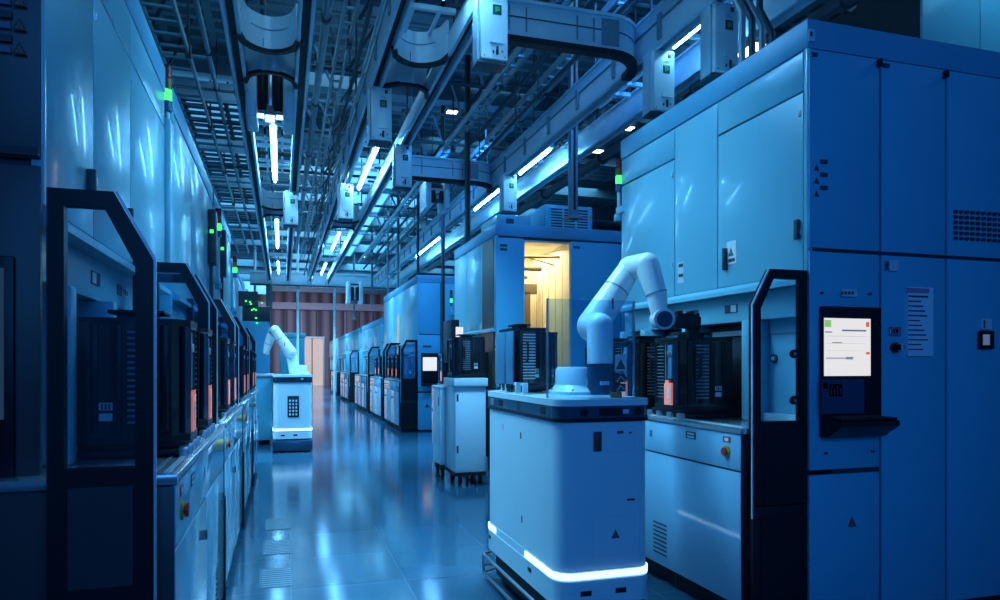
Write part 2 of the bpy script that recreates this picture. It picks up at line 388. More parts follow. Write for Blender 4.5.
mk = MB(); p = at(852.5, 527, Y=Yf); tri(mk, p.x, p.z, .055, Yf + .002, INK, WARN); part(mk, 'warning_triangle', T1, 'small warning triangle on the lower hatch')
mk = MB()
for q in range(3):
    p = at(817, 170.5 + q * 13, Y=Yf); tri(mk, p.x, p.z, .034, Yf + .002, INK, INK); fbox(mk, 820, 826, 160.5 + q * 13, 163.5 + q * 13, Yf + .004, .013, INK)
part(mk, 'hazard_stickers', T1, 'column of three dark hazard triangle stickers')
mk = MB(); fbox(mk, 905.5, 931, 288, 356, Yf + .004, .014, mat('notice paper', (.62, .78, .88), .6)); fbox(mk, 907, 929, 288.6, 292.5, Yf - .009, .002, mat('notice heading', (.60, .22, .36), .6))
for q in range(12): fbox(mk, 908, 928 - (q * 7) % 9, 296 + q * 4.8, 297.1 + q * 4.8, Yf - .009, .0012, NAVYG if q != 5 else INK)
part(mk, 'notice_sheet', T1, 'tall pale notice sheet with reddish heading')
mk = MB(); fbox(mk, 889, 899, 327, 335.5, Yf + .004, .014, mat('pinkish label', (.34, .18, .26), .6))
for q in range(3): fbox(mk, 890 + q * 3, 891.8 + q * 3, 329, 333.5, Yf - .009, .001, LABELG)
part(mk, 'switch_label', T1, 'reddish label above the black switch')
p = at(894, 347.5, Y=Yf); part(MB().cyl((p.x, Yf, p.z), (p.x, Yf - .02, p.z), .026, BLACK).cyl((p.x, Yf - .02, p.z), (p.x, Yf - .05, p.z), .017, MATTE).box(p.x - .005, p.x + .005, Yf - .055, Yf - .02, p.z - .02, p.z + .02, LABELG, .002), 'rotary_switch', T1, 'black rotary isolator switch')
mk = MB(); fbox(mk, 887.5, 896, 261, 271, Yf + .004, .014, LABELG); fbox(mk, 886, 888.4, 261.5, 270, Yf - .008, .002, INK); part(mk, 'tag_label', T1)
mk = MB(); fbox(mk, 977.5, 991, 331, 349, Yf, .022, BLACK, .005); mk = part(mk, 'status_display', T1, 'small black status display with grey screen'); m2 = MB(); fbox(m2, 983, 989.5, 334.5, 345, Yf - .022, .002, mat('grey lcd', (.45, .55, .6), .3, emit=(.5, .62, .7), es=.15)); part(m2, 'lcd_screen', mk)
mk = MB(); fbox(mk, 979, 989.5, 319, 329.5, Yf + .004, .014, LABELG); fbox(mk, 983.5, 985, 320.5, 328, Yf - .009, .001, LABEL); part(mk, 'display_label', T1)
mk = MB()
for r_ in range(6):
    for q in range(9): fbox(mk, 953 + q * 5.6, 955.6 + q * 5.6, 210.5 + q * .35 + r_ * 5.3, 213.2 + q * .35 + r_ * 5.3, Yf + .005, .0145, GAP)
part(mk, 'vent_grille', T1)
mk = MB(); fbox(mk, 808.5, 814.5, 30, 41, 2.888, .004, LABELG); fbox(mk, 810, 812.8, 32, 36, 2.884, .001, INK); part(mk, 'fascia_label', T1)
for uu, vv in ((877.3, 64), (943.5, 75.5)):
    mk = MB(); fbox(mk, uu - 1.2, uu + 1.2, vv - 3.5, vv + 3.5, Yf + .004, .03, BLACK, .003); part(mk, 'door_catch', T1)
for uu, vv in ((812, 55), (884, 66)):
    mk = MB(); fbox(mk, uu - 2, uu + 4, vv - 1.2, vv + 1.2, Yf + .004, .0135, INK); part(mk, 'door_number_plate', T1)
# marks on its aisle side
def sbox(mb, u0, u1, v0, v1, x, th, m, bev=0):        # box on an aisle-side face of the right row
    a = at(u0, v0, X=x); b = at(u1, v1, X=x); c = at((u0 + u1) / 2, v0, X=x); d = at((u0 + u1) / 2, v1, X=x)
    mb.box(x - th, x, a.y, b.y, d.z, c.z, m, bev); return mb
mk = MB(); sbox(mk, 727, 736.5, 241, 264, XR, .003, LABEL); p = at(731.5, 256, X=XR); trix(mk, p.y, p.z, .05, XR - .003, 1, INK, WARN); sbox(mk, 728, 735, 258.5, 262, XR - .003, .001, INK); part(mk, 'warning_label', T1, 'white warning label with triangle beside a door handle')
mk = MB(); sbox(mk, 678, 684, 262, 283, XR, .003, LABELG); sbox(mk, 679, 683, 264, 267, XR - .003, .004, INK); sbox(mk, 679, 683, 274, 277, XR - .003, .004, INK); part(mk, 'lock_plate', T1)
part(MB().box(XR - .025, XR, 2.95, 2.975, 1.93, 2.03, DSTEEL, .004), 'door_handle', T1)
# ---- right-hand middle tool with a lit open bay
oa, ob = at(524.5, 300, Y=8.26).x, at(570, 300, Y=8.26).x
T2 = tool('blue process tool with a tall yellow lit open bay behind the near robot', 1, XR, 8.26, 10.42, 3.4, (.30, .65), opening=(oa, ob, 2.84, 1.5), front=False)
y = 8.252
for xa, xb in ((XR + .004, oa - .012), (ob + .012, ob + .70), (ob + .71, ob + 1.4)):
    part(MB().box(xa, xb, y, y + .02, .03, 2.85, PANELF, .004), 'front_panel', T2)
part(MB().box(XR - .006, XR + .008, 8.34, 8.85, 1.0, 2.86, BROWN), 'bronze_window', T2, 'bronze tinted window strip near the corner')
part(MB().box(oa - .012, ob + .012, 9.70, 9.76, 0, 2.84, CREAM).box(ob - .006, ob + .012, 8.27, 9.7, 0, 2.84, CREAM).box(oa - .012, oa + .004, 8.27, 9.7, 0, 2.84, CREAM).box(oa, ob, 8.27, 9.7, 2.82, 2.84, CREAM), 'bay_lining', T2, 'cream lining of the lit bay')
for pts, r in (([(oa, 8.6, 2.68), (ob, 8.6, 2.70)], .02), ([(oa, 8.9, 2.58), (ob - .15, 8.9, 2.58)], .035), ([(oa + .1, 9.2, 2.5), (ob - .25, 9.2, 2.5)], .03), ([(oa, 8.75, 2.76), (ob, 8.8, 2.62)], .012)):
    part(MB().tube(pts, r, BRONZE), 'bay_pipe', T2, 'bronze pipe inside the lit bay')
sm = MB()
for q in range(4): sm.box(oa + .10 + q * .15, oa + .105 + q * .15, 9.69, 9.70, 0, 2.6, BRONZE)
for z in (.9, 1.75, 2.35): sm.box(oa, ob, 9.69, 9.70, z, z + .006, BRONZE)
for q in range(5): sm.box(ob - .008, ob - .004, 8.5 + q * .24, 8.51 + q * .24, 0, 2.75, BRONZE)
part(sm, 'bay_panel_seams', T2)
bp = MB().box(oa + .22, oa + .27, 9.45, 9.5, 0, 2.35, BRONZE).box(ob - .28, ob - .06, 9.3, 9.4, 2.28, 2.42, BRONZE).box(ob - .28, ob - .16, 9.3, 9.4, 1.8, 2.3, BRONZE).box(ob - .36, ob - .31, 9.66, 9.7, .2, 1.7, BRONZE).box(oa + .06, oa + .2, 9.66, 9.7, .9, 2.0, mat('paler cream door', (.85, .75, .5), .45), .01)
for q in range(10): bp.box(ob - .16, ob - .05, 9.64, 9.7, .6 + q * .1, .65 + q * .1, BRONZE)
bp.tube([(oa + .34, 9.5, 1.35), (ob - .1, 9.5, 1.35)], .02, BRONZE).box(ob - .2, ob - .14, 9.4, 9.52, 1.2, 1.5, BRONZE)
part(bp, 'bay_fittings', T2, 'bronze brackets and rails inside the lit bay')
vb = MB()
for r_ in range(12):
    for q in range(5): vb.box(ob + .74 + q * .07, ob + .785 + q * .07, y - .002, y + .002, 2.1 + r_ * .055, 2.135 + r_ * .055, GAP)
part(vb, 'vent_grille', T2)
mk = MB()
for u, v in ((504, 245), (504, 249), (577, 247)): p = at(u, v, Y=y); mk.box(p.x - .05, p.x + .04, y - .003, y, p.z - .02, p.z + .01, INK)
part(mk, 'door_number_plates', T2)
# ---- the rest of the right row, receding
T3 = tool('blue process tool with small lit touchscreen beyond the white cart', 1, XR, 13.45, 18.2, 3.2, (.33, .36, .66))
q3 = at(421, 353, Y=13.43), at(438, 386, Y=13.43)
con = part(MB().box(q3[0].x, q3[1].x, 13.40, 13.445, q3[1].z, q3[0].z, BLACK, .008), 'touchscreen_console', T3)
part(MB().box(q3[0].x + .03, q3[1].x - .03, 13.395, 13.40, EYE - .13, EYE + .13, SCREEN), 'screen', con)
part(MB().box(q3[0].x + .01, q3[1].x - .01, 13.28, 13.40, q3[1].z, q3[1].z + .05, BLACK, .01), 'keyboard_shelf', T3)
mk = MB(); tri(mk, 2.68, .46, .09, 13.44, INK, INK); mk.box(2.6, 2.76, 13.438, 13.442, 1.62, 1.66, INK); part(mk, 'warning_triangle', T3)
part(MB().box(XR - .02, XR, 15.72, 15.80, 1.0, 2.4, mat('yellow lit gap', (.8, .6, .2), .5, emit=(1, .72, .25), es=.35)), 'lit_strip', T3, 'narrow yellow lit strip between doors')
tool('blue process tool fourth along the touchscreen row', 1, XR, 18.8, 23.4, 3, (.3, .6), top=2.52)
tool('blue process tool fifth along the touchscreen row', 1, XR, 24.2, 28.6, 3, (.3, .6), top=2.52)
tool('hazy blue process tool sixth along the touchscreen row', 1, XR, 29.4, 34.0, 3, (.3, .6), top=2.52)
tool('hazy blue process tool last along the touchscreen row', 1, XR, 34.8, 40.0, 3, (.3, .6), top=2.52)
# ---- left row
TL1 = tool('tall pale glossy-door process tool beside the largest black guard frame', -1, XL, 2.30, 4.48, .9, (.25, .55), near=True, fm=DARKCAB, posts=[2.50, 3.08, 3.72, 4.4])
lp = MB(); xf = lambda u: at(u, 300, Y=2.29).x
def lbox(mb, u0, u1, v0, v1, y, th, m, bev=0):
    a = at(u0, v1, Y=y); b = at(u1, v0, Y=y); mb.box(a.x, b.x, y - th, y, a.z, b.z, m, bev); return mb
lbox(lp, -30, 16, 257, 496, 2.29, .02, BLACK, .004); lp = part(lp, 'operator_console', TL1, 'black operator console beside the guard frame')
l2 = MB(); lbox(l2, -24, 4, 268, 420, 2.27, .003, mat('dim screen', (.2, .22, .2), .3, emit=(.5, .55, .45), es=.02)); part(l2, 'screen', lp)
mk = MB()
for v in (8, 32, 56):
    p = at(21, v, Y=2.29); tri(mk, p.x, p.z, .037, 2.278, INK, WARN); lbox(mk, -2, 13, v - 19, v - 14, 2.292, .013, INK); lbox(mk, 0, 12, v - 8, v - 3, 2.292, .0125, SLOT)
part(mk, 'hazard_stickers', TL1, 'column of brownish warning triangle stickers')
for va, vb in ((149, 152), (558, 562)): part(lbox(MB(), -30, 40, va, vb, 2.292, .016, GAP), 'panel_seam', TL1)
TL2 = tool('pale glossy-door tool just behind the topmost green signal tower', -1, XL, 4.80, 7.40, .9, (.35, .7))
TL3 = tool('pale glossy-door tool carrying two dark wall units', -1, XL, 7.55, 9.95, .9, (.35, .7))
tool('pale process tool of the glossy-door row beside the server cabinet', -1, XL - .12, 12.6, 16.4, .9, (.35, .7))
tool('hazy glossy-row process tool beyond the server cabinet', -1, XL - .1, 17.2, 22.5, .9, (.35, .7))
tool('hazy last process tool of the glossy-door row', -1, XL - .1, 24, 36, .9, (.2, .4, .6, .8))
part(MB().box(at(159, 0, Y=4.5).x, at(170.5, 0, Y=4.5).x, 4.50, 4.60, at(165, 277, Y=4.5).z, at(165, 118, Y=4.5).z, PANEL, .01), 'cable_riser', TL1, 'pale vertical cable riser under the signal tower')
# ------------------------------------------------------------------ load benches
def bench(label, s, xs, Y0, Y1, n_vert=2, near=False, group=None):
    xf = xs - s * .36; L = Y1 - Y0
    t = thing('load_bench', label, 'bench', ((xf + xs) / 2, (Y0 + Y1) / 2, 0), group)
    part(MB().box(xf + s * .012, xs + s * .15, Y0 + .006, Y1, .11, .955, GAP), 'carcass', t)
    tp = MB().box(xf - s * .006, xs + s * .155, Y0 - .004, Y1, .955, .985, STEELB, .006)
    tp.box(xf + s * .02, xf + s * .035, Y0 + .02, Y1 - .02, .985, .990, ALU).box(xf + s * .06, xf + s * .07, Y0 + .02, Y1 - .02, .985, .989, ALUD)
    part(tp, 'bench_top', t)
    part(MB().box(xf, xf + s * .014, Y0 + .004, Y1 - .002, .775, .952, PANELG, .004), 'upper_panel', t)
    for k in range(n_vert):
        ya, yb = Y0 + .004 + L * k / n_vert, Y0 - .004 + L * (k + 1) / n_vert
        p = part(MB().box(xf, xf + s * .014, ya, yb, .112, .765, PANELG, .004), 'lower_door', t)
        part(MB().box(xf - s * .006, xf + s * .002, yb - .035, yb - .018, .60, .64, DSTEEL, .003), 'latch', p)
        if near:
            vv = MB(); y0 = yb - (.40 if s > 0 else .42)
            if s > 0: y0 = 3.635
            for q in range(8): vv.box(xf - s * .003, xf + s * .004, y0, y0 + .15, .175 + q * .025, .184 + q * .025, GAP)
            if k == n_vert - 1: part(vv, 'vent_slots', p)
    part(MB().box(xf + s * .004, xs + s * .15, Y0, Y0 + .010, .112, .95, MATTE if s > 0 else DARKCAB, .003), 'end_panel', t)
    part(MB().box(xf + s * .05, xs + s * .15, Y0 + .03, Y1, .012, .112, MATTE), 'toe_kick', t)
    ft = MB()
    for k in range(4): y = Y0 + .08 + (L - .16) * k / 3; ft.cyl((xf + s * .07, y, 0), (xf + s * .07, y, .08), .022, DSTEEL, n=10)
    part(ft, 'levelling_feet', t)
    yb = Y0 + .115
    e = part(MB().cyl((xf, yb, .86), (xf - s * .007, yb, .86), .030, YELLOW).cyl((xf - s * .007, yb, .86), (xf - s * .012, yb, .86), .014, RED).cyl((xf - s * .012, yb, .86), (xf - s * .021, yb, .86), .021, RED), 'stop_button', t, 'red stop button on a yellow ring')
    mk = MB().box(xf - s * .002, xf + s * .002, yb - .035, yb + .03, .905, .935, mat('red label', (.30, .07, .10), .5)).box(xf - s * .003, xf, yb - .015, yb + .015, .912, .928, LABEL)
    part(mk, 'stop_label', t, 'small red and white label above the stop button')
    mk = MB().box(xf - s * .002, xf + s * .002, Y0 + L * .20, Y0 + L * .25, .89, .93, INK)
    for q in range(2): mk.box(xf - s * .003, xf, Y0 + L * .208, Y0 + L * .242, .896 + q * .017, .906 + q * .017, LABELG)
    part(mk, 'bench_label', t)
    part(MB().box(xf - s * .002, xf + s * .002, Y0 + L * .44, Y0 + L * .455, .86, .90, BLUEL), 'bench_label', t)
    return t, xf
STAGES = []
def stage(t, s, xf, yc):                              # pod stage of a bench: plate, clamps and guide blocks
    xc = xf + s * .19
    st = MB().box(xf + s * .035, xf + s * .35, yc - .19, yc + .19, .992, 1.012, MATTE, .004)
    st.cyl((xf + s * .05, yc - .12, 1.0), (xf + s * .05, yc - .12, 1.028), .02, BLACK).cyl((xf + s * .05, yc + .12, 1.0), (xf + s * .05, yc + .12, 1.028), .02, BLACK)
    st.box(xf + s * .03, xf + s * .1, yc - .05, yc + .05, 1.005, 1.03, BLACK, .008)
    o = part(st, 'pod_stage', t)
    for dy in (-.17, -.06, .06, .17): part(MB().box(xf + s * .012, xf + s * .045, yc + dy - .022, yc + dy + .022, .985, 1.02, STEEL, .005), 'guide_block', o, 'bright steel guide block')
    STAGES.append((xc, yc))
    return xc
# ------------------------------------------------------------------ wafer pods (one of each look, then copies)
def make_pod(name, label, orange=True, blue=False, group='wafer pods on the load benches'):
    t = thing(name, label, 'wafer pod', (0, 0, 0), group)       # local: +X faces the bulkhead, -X the aisle
    foot = [(-.17, -.10), (-.12, -.165), (.13, -.185), (.17, -.185), (.17, .185), (.13, .185), (-.12, .165), (-.17, .10)]
    sh = MB().prism(foot, 'z', .03, .43, POD)
    if blue: part(MB().box(-.19, -.17, -.15, -.03, .05, .42, CLEARB, .004).box(-.19, -.17, -.015, .15, .05, .42, CLEARB, .004), 'blue_side', t, 'translucent blue side')
    sh.prism([(x * 1.02, y_ * 1.02) for x, y_ in foot], 'z', .425, .442, BLACK).prism([(x * 1.02, y_ * 1.02) for x, y_ in foot], 'z', .022, .045, BLACK)
    for dx in (-.10, -.03, .04, .11):
        for sg in (-1, 1): sh.box(dx - .012, dx + .012, sg * (.165 + (.11 - abs(dx)) * 0), sg * .19, .06, .42, BLACK, .004)
    sh.tube([(-.172, -.045, .06), (-.176, -.045, .41)], .008, BLACK, 8).tube([(-.172, .085, .06), (-.176, .085, .41)], .008, BLACK, 8)
    part(sh, 'shell', t)
    wi = MB().box(-.176, -.165, -.098, -.02, .20, .40, CLEARB, .004)
    wi.box(-.180, -.174, -.09, -.03, .33, .36, STEEL, .003)
    part(wi, 'side_window', t, 'translucent blue window strip')
    part(MB().prism([(-.176, -.112), (-.164, -.112), (-.150, -.132), (-.160, -.136)], 'z', .05, .42, NAVYG), 'corner_strip', t, 'dark blue glossy corner strip')
    ws = MB()
    for q in range(16): ws.box(-.175, -.16, .0, .07, .09 + q * .02, .095 + q * .02, SLOT)
    part(ws, 'wafer_slot_grille', t); ws = MB()
    for q in range(16): ws.box(*((-.10, .05) if blue else (-.07, .01)), -.1925, -.18, .09 + q * .02, .098 + q * .02, LABEL if blue else SLOTB)
    if blue: part(MB().box(-.10, .05, -.1895, -.17, .06, .42, DARKCAB), 'slot_panel', t)
    part(ws, 'wafer_slot_grille', t)
    part(MB().box(.165, .185, -.17, .17, .04, .43, MATTE, .006), 'door', t)
    fl = MB().box(-.05, .07, -.05, .05, .442, .462, BLACK).box(-.085, .095, -.075, .075, .462, .476, BLACK, .004)
    part(fl, 'top_flange', t)
    bs = MB().box(-.165, .165, -.16, .16, 0, .024, MATTE, .005); part(bs, 'base_plate', t)
    for sg in (-1, 1): part(MB().tube([(-.06, sg * .175, .20), (-.06, sg * .215, .22), (-.06, sg * .215, .33), (-.06, sg * .175, .35)], .010, BLACK, 8), 'side_handle', t)
    if orange:
        og = MB().prism([(-.10, .05), (-.022, .05), (-.022, .175), (-.034, .175), (-.034, .195), (-.056, .195), (-.056, .178), (-.10, .178)], 'x', -.182, -.166, ORANGE_GLOW)
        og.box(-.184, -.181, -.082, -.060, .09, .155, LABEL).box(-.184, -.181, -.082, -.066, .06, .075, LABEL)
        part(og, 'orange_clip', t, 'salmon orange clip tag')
    lb = MB().box(.055, .095, -.1885, -.183, .10, .125, LABELG).box(.055, .095, -.1885, -.183, .135, .16, LABELG)
    for q in range(3): lb.box(.06 + q * .011, .067 + q * .011, -.190, -.188, .138, .157, INK)
    part(lb, 'pod_label', t, 'two small grey printed labels')
    return t
POD_A = make_pod('wafer_pod', '', True); POD_B = make_pod('wafer_pod', '', False)
used = {}
def place(proto, x, y, z, s, label, group='wafer pods on the load benches'):
    if proto.name in used: c = copy_tree(proto, (x, y, z), label)
    else: used[proto.name] = 1; c = proto; c.location = (x, y, z); c['label'] = label
    c.scale.x = s; c['group'] = group              # the left row is the mirror of the right one
    return c
# ---- benches, stages and pods, right row
def fill(label, s, xs, Y0, Y1, pods, near=False, n_vert=2, labels=None, orange=None):
    t, xf = bench(label, s, xs, Y0, Y1, n_vert, near, 'wafer load benches along the aisle')
    for k, yc in enumerate(pods):
        xc = stage(t, s, xf, yc)
        if labels and labels[k]:
            place(POD_A if (orange is None or orange[k]) else POD_B, xc, yc, 1.012, s, labels[k])
    return t
fill('blue load bench with stop button beside the glass-shielded robot', 1, XR, 2.94, 4.90, [3.70, 4.26, 4.72], True, 1,
     ['largest black wafer pod with orange clip on the bench beside the touchscreen tool', 'black wafer pod with orange clip directly under the wrist of the near robot', 'black wafer pod seen behind the glass shield of the near robot'], [1, 1, 0])
fill('load bench of the tool with the yellow lit bay, mostly behind the white cart', 1, XR, 8.34, 10.38, [8.75, 9.3, 9.85], False, 2,
     ['wafer pod at the near end of the bench under the yellow lit tool', None, 'wafer pod at the far end of the bench under the yellow lit tool'])
fill('load bench beside the small second touchscreen', 1, XR, 13.5, 15.5, [13.95, 14.5, 15.05], False, 2,
     ['first wafer pod beside the small second touchscreen', 'middle wafer pod on the bench beside the small second touchscreen', 'furthest wafer pod on the bench beside the small second touchscreen'])
fill('load bench just past the narrow yellow lit strip', 1, XR, 16.1, 18.1, [16.6, 17.2], False, 2,
     ['nearer wafer pod on the bench past the yellow strip', 'further wafer pod on the bench past the yellow strip'])
fill('distant load bench in front of the fourth touchscreen-row tool', 1, XR, 19.0, 22.0, [], False, 3)
fill('distant load bench in front of the fifth touchscreen-row tool', 1, XR, 24.4, 27.6, [], False, 3)
fill('most distant load bench of the touchscreen row', 1, XR, 29.6, 33.0, [], False, 3)
# ---- left row
fill('pale load bench behind the largest black guard frame', -1, XL, 2.20, 3.93, [2.79, 3.40], True, 2,
     ['black wafer pod with orange clip just behind the largest guard frame', 'wafer pod with orange clip just before the second guard of the glossy-door row'])
fill('pale load bench second along the glossy-door row', -1, XL, 4.03, 5.72, [4.55, 5.15], False, 2,
     ['wafer pod on the second glossy-row bench, nearer of its two', 'wafer pod on the second glossy-row bench, further of its two'])
fill('pale load bench third along the glossy-door row', -1, XL, 5.95, 7.65, [6.4, 7.0], False, 2,
     ['wafer pod on the third glossy-row bench, nearer of its two', 'wafer pod on the third glossy-row bench, further of its two'])
fill('pale load bench just before the keypad robot', -1, XL, 7.85, 9.65, [8.3, 8.9], False, 2,
     ['nearer wafer pod on the bench just before the keypad robot', 'further wafer pod on the bench just before the keypad robot'])
# ------------------------------------------------------------------ guard frames
def guard(label, s, xs, Y, ext=0, lower=.02, th=.045, yth=.035, tint=None, near=False, xi=None):
    xo = xs - s * .322; xi = xi if xi is not None else xs - s * .005
    t = thing('guard_frame', label, 'guard frame', ((xo + xi) / 2, Y, 0), 'angled guard frames at the bench ends')
    out = [(xo, .61), (xi, .61), (xi, 1.765), (xo + s * .098, 1.765), (xo, 1.585)]
    inn = [(xo + s * th, 1.02), (xi - s * th * .9, 1.02), (xi - s * th * .9, 1.765 - th), (xo + s * (.098 + th * .5), 1.765 - th), (xo + s * th, 1.585 - th * .35)]
    part(MB().ring(out, inn, 'y', Y - yth / 2, Y + yth / 2, BLACK), 'frame', t)
    part(MB().prism(inn, 'y', Y - .003, Y + .003, tint or GGLASS), 'window', t, 'clear window')
    lo = MB().box(xo - s * ext, xi, Y - yth / 2, Y + yth / 2, lower, .605, MATTE, .004)
    lo.box(xo + s * .04, xi - s * .04, Y - yth / 2 - .004, Y - yth / 2 + .002, .15, .56, BLACK)
    if ext < 0 or label.startswith('largest'): lo.box(xo + s * .05, xi - s * .05, Y - yth / 2 - .003, Y - yth / 2 + .002, .70, .97, SLOTD)
    for q in range(3): lo.cyl((xo + s * (.08 + q * .08), Y - yth / 2 - .004, .09), (xo + s * (.08 + q * .08), Y, .09), .005, STEEL, n=8)
    part(lo, 'lower_panel', t)
    part(MB().prism([(xo - s * .007, .55), (xo - s * .001, .55), (xo - s * .001, 1.583), (xo + s * .094, 1.762), (xo + s * .088, 1.766), (xo - s * .007, 1.588)], 'y', Y - yth / 2 - .002, Y - yth / 2 + .006, ALU), 'edge_trim', t, 'bright steel edge')
    hk = MB()
    for zz in (1.35, 1.12): hk.cyl((xi - s * .075, Y - .005, zz), (xi - s * .075, Y - .016, zz), .022, BLACK).cyl((xi - s * .075, Y - .016, zz), (xi - s * .075, Y - .022, zz), .008, STEEL)
    if near: part(hk, 'window_latch', t)
    return t
guard('black guard frame with clear window beside the near touchscreen', 1, XR, 2.915, near=True)
guard('largest black guard frame, with tall dark lower panel and clear window', -1, XL - .008, 2.14, near=False, xi=-.592)
guard('dark guard frame second along the glossy-door row', -1, XL, 3.55); guard('dark guard frame third along the glossy-door row', -1, XL, 3.98, .045)
guard('dark guard frame fourth along the glossy-door row', -1, XL, 5.45); guard('dark guard frame fifth along the glossy-door row', -1, XL, 5.90, .045)
guard('dark guard frame sixth along the glossy-door row', -1, XL, 7.45); guard('dark guard frame seventh along the glossy-door row', -1, XL, 7.82, .045)
guard('dark guard frame last along the glossy-door row', -1, XL, 9.70)
guard('blue tinted guard beside the small second touchscreen', 1, XR, 13.48, tint=BLUEGL)
guard('blue tinted guard closing the second touchscreen bench', 1, XR, 15.52, tint=BLUEGL)
guard('dark guard just past the narrow yellow lit strip', 1, XR, 16.05, tint=BLUEGL)
guard('distant dark guard before the fourth touchscreen-row tool', 1, XR, 18.95, tint=BLUEGL)
guard('distant dark guard before the fifth touchscreen-row tool', 1, XR, 24.3, tint=BLUEGL)
# ------------------------------------------------------------------ mobile robots
def robot(label, x0, x1, y0, y1, joints, near=True):
    cx, cy = (x0 + x1) / 2, (y0 + y1) / 2
    t = thing('mobile_robot', label, 'robot', (cx, cy, 0), 'white mobile robots with an arm')
    R = .085
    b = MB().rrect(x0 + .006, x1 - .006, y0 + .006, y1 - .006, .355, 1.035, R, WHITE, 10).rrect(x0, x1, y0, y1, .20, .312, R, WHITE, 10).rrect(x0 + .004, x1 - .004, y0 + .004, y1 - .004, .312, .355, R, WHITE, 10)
    body = part(b, 'body', t)
    # strip round the front corner(s) and at the back
    pr = rr(x0 + .002, x1 - .002, y0 + .002, y1 - .002, R, 10)
    path = [(x0 + .002, y0 + .44)] + pr[33:44] + pr[0:11] + [(x1 - .002, cy)]
    part(MB().wall(path, .319, .349, .010, STRIP), 'light_strip', t, 'white glowing light strip')
    path = [(x1 - .002, cy + .02)] + pr[11:33] + [(x0 + .002, y1 - .21)]
    part(MB().wall(path, .319, .349, .010, STRIP), 'light_strip', t, 'white glowing light strip at the rear')
    part(MB().rrect(x0 - .004, x1 + .004, y0 - .004, y1 + .004, 1.035, 1.052, R, BLACK, 10), 'seam_band', t)
    sb = MB().rrect(x0, x1, y0, y1, 1.052, 1.108, R, NAVY, 10)
    for xx in (x0 + (x1 - x0) * .27, x1 - (x1 - x0) * .17): sb.cyl((xx, y0 + .005, 1.08), (xx, y0 - .004, 1.08), .019, BLACK)
    sb.box(x0 + .21, x0 + .32, y0 - .002, y0 + .01, 1.062, 1.098, BLACK).box(x1 - .16, x1 - .13, y0 - .002, y0 + .01, 1.07, 1.09, LABELG).box(x0 + .14, x0 + .15, y0 - .002, y0 + .01, 1.07, 1.09, LABEL)
    for yy, mm in ((y1 - .16, STEEL), (y1 - .32, BLACK), (y0 + .18, BLACK)): sb.box(x0 - .003, x0 + .01, yy - .03, yy + .03, 1.062, 1.098, mm)
    part(sb, 'sensor_band', t, 'dark navy sensor band')
    dk = MB().rrect(x0 - .003, x1 + .003, y0 - .003, y1 + .003, 1.108, 1.138, R, WHITE, 10)
    deck = part(dk, 'deck', t)
    if near:
        for yy in (y1 - .20, y1 - .28, y1 - .46, y1 - .58): bk = MB().box(x0 + .035, x0 + .065, yy - .02, yy + .02, 1.138, 1.20, WHITE, .004).box(x0 + .032, x0 + .036, yy - .006, yy + .006, 1.15, 1.185, INK).box(x0 + .03, x0 + .09, yy - .025, yy + .025, 1.138, 1.146, WHITE, .003); part(bk, 'pod_stop', t, 'white upright pod stop on the deck')
        part(MB().box(x0 + .33, x0 + .375, y0 + .10, y0 + .14, 1.138, 1.165, mat('brass block', (.35, .24, .08), .4, metal=.6), .003), 'brass_block', t)
    part(MB().rrect(x0 + .04, x1 - .04, y0 + .05, y1 - .05, .05, .20, .05, MATTE), 'chassis', t)
    wh = MB()
    for yy in (y0 + .15, cy, y1 - .15):
        for xx in (x0 + .10, x1 - .10): wh.cyl((xx - .025, yy, .065), (xx + .025, yy, .065), .065, BLACK)
    part(wh, 'wheels', t)
    bm_ = MB()
    for z in (.045, .155): bm_.tube([(x0 - .02, y0 + .10, z), (x0 - .02, y1 - .03, z), (x0 + .06, y1 + .025, z), (x1 - .06, y1 + .025, z)], .009, STEEL, 8)
    for yy in (y0 + .10, y1 - .03): bm_.tube([(x0 - .02, yy, .045), (x0 - .02, yy, .155)], .009, STEEL, 8)
    bm_.tube([(x0 - .02, y1 - .06, .10), (x0 + .08, y1 - .06, .10)], .01, STEEL, 8).tube([(x0 - .02, y0 + .3, .10), (x0 + .08, y0 + .3, .10)], .01, STEEL, 8)
    if near: part(bm_, 'bumper_rail', t, 'steel bumper rail low on the aisle side')
    else: part(MB().box(x0 - .005, x1 + .005, y0 - .02, y1, .02, .18, NAVY, .02), 'bumper', t, 'dark blue rubber bumper')
    # front and side marks
    for xx in (x0 + .115, x0 + .29): part(MB().box(xx, xx + .055, y0 - .002, y0 + .01, .242, .266, BLACK, .002), 'sensor_slot', t)
    for yy in (y0 + .34, y1 - .12): part(MB().box(x0 - .002, x0 + .01, yy, yy + .055, .262, .284, BLACK, .002), 'sensor_slot', t)
    fm = MB(); y = y0 + .006
    if near:
        W = x1 - x0
        fm.box(x0 + W * .37, x0 + W * .45, y - .012, y, .90, .99, INK, .004).box(x0 + W * .385, x0 + W * .435, y - .014, y - .01, .915, .975, mat('rust switch', (.16, .05, .03), .4), .003)
        part(fm, 'power_switch', t, 'dark rust coloured switch'); fm = MB()
        fm.ring([(x0 + W * .50, .895), (x0 + W * .80, .895), (x0 + W * .80, 1.01), (x0 + W * .50, 1.01)], [(x0 + W * .504, .898), (x0 + W * .796, .898), (x0 + W * .796, 1.007), (x0 + W * .504, 1.007)], 'y', y - .001, y + .002, LABELG)
        fm.box(x0 + W * .62, x0 + W * .68, y - .003, y, .978, .99, INK).box(x0 + W * .74, x0 + W * .77, y - .003, y, .978, .984, INK)
        part(fm, 'access_plate', t); fm = MB()
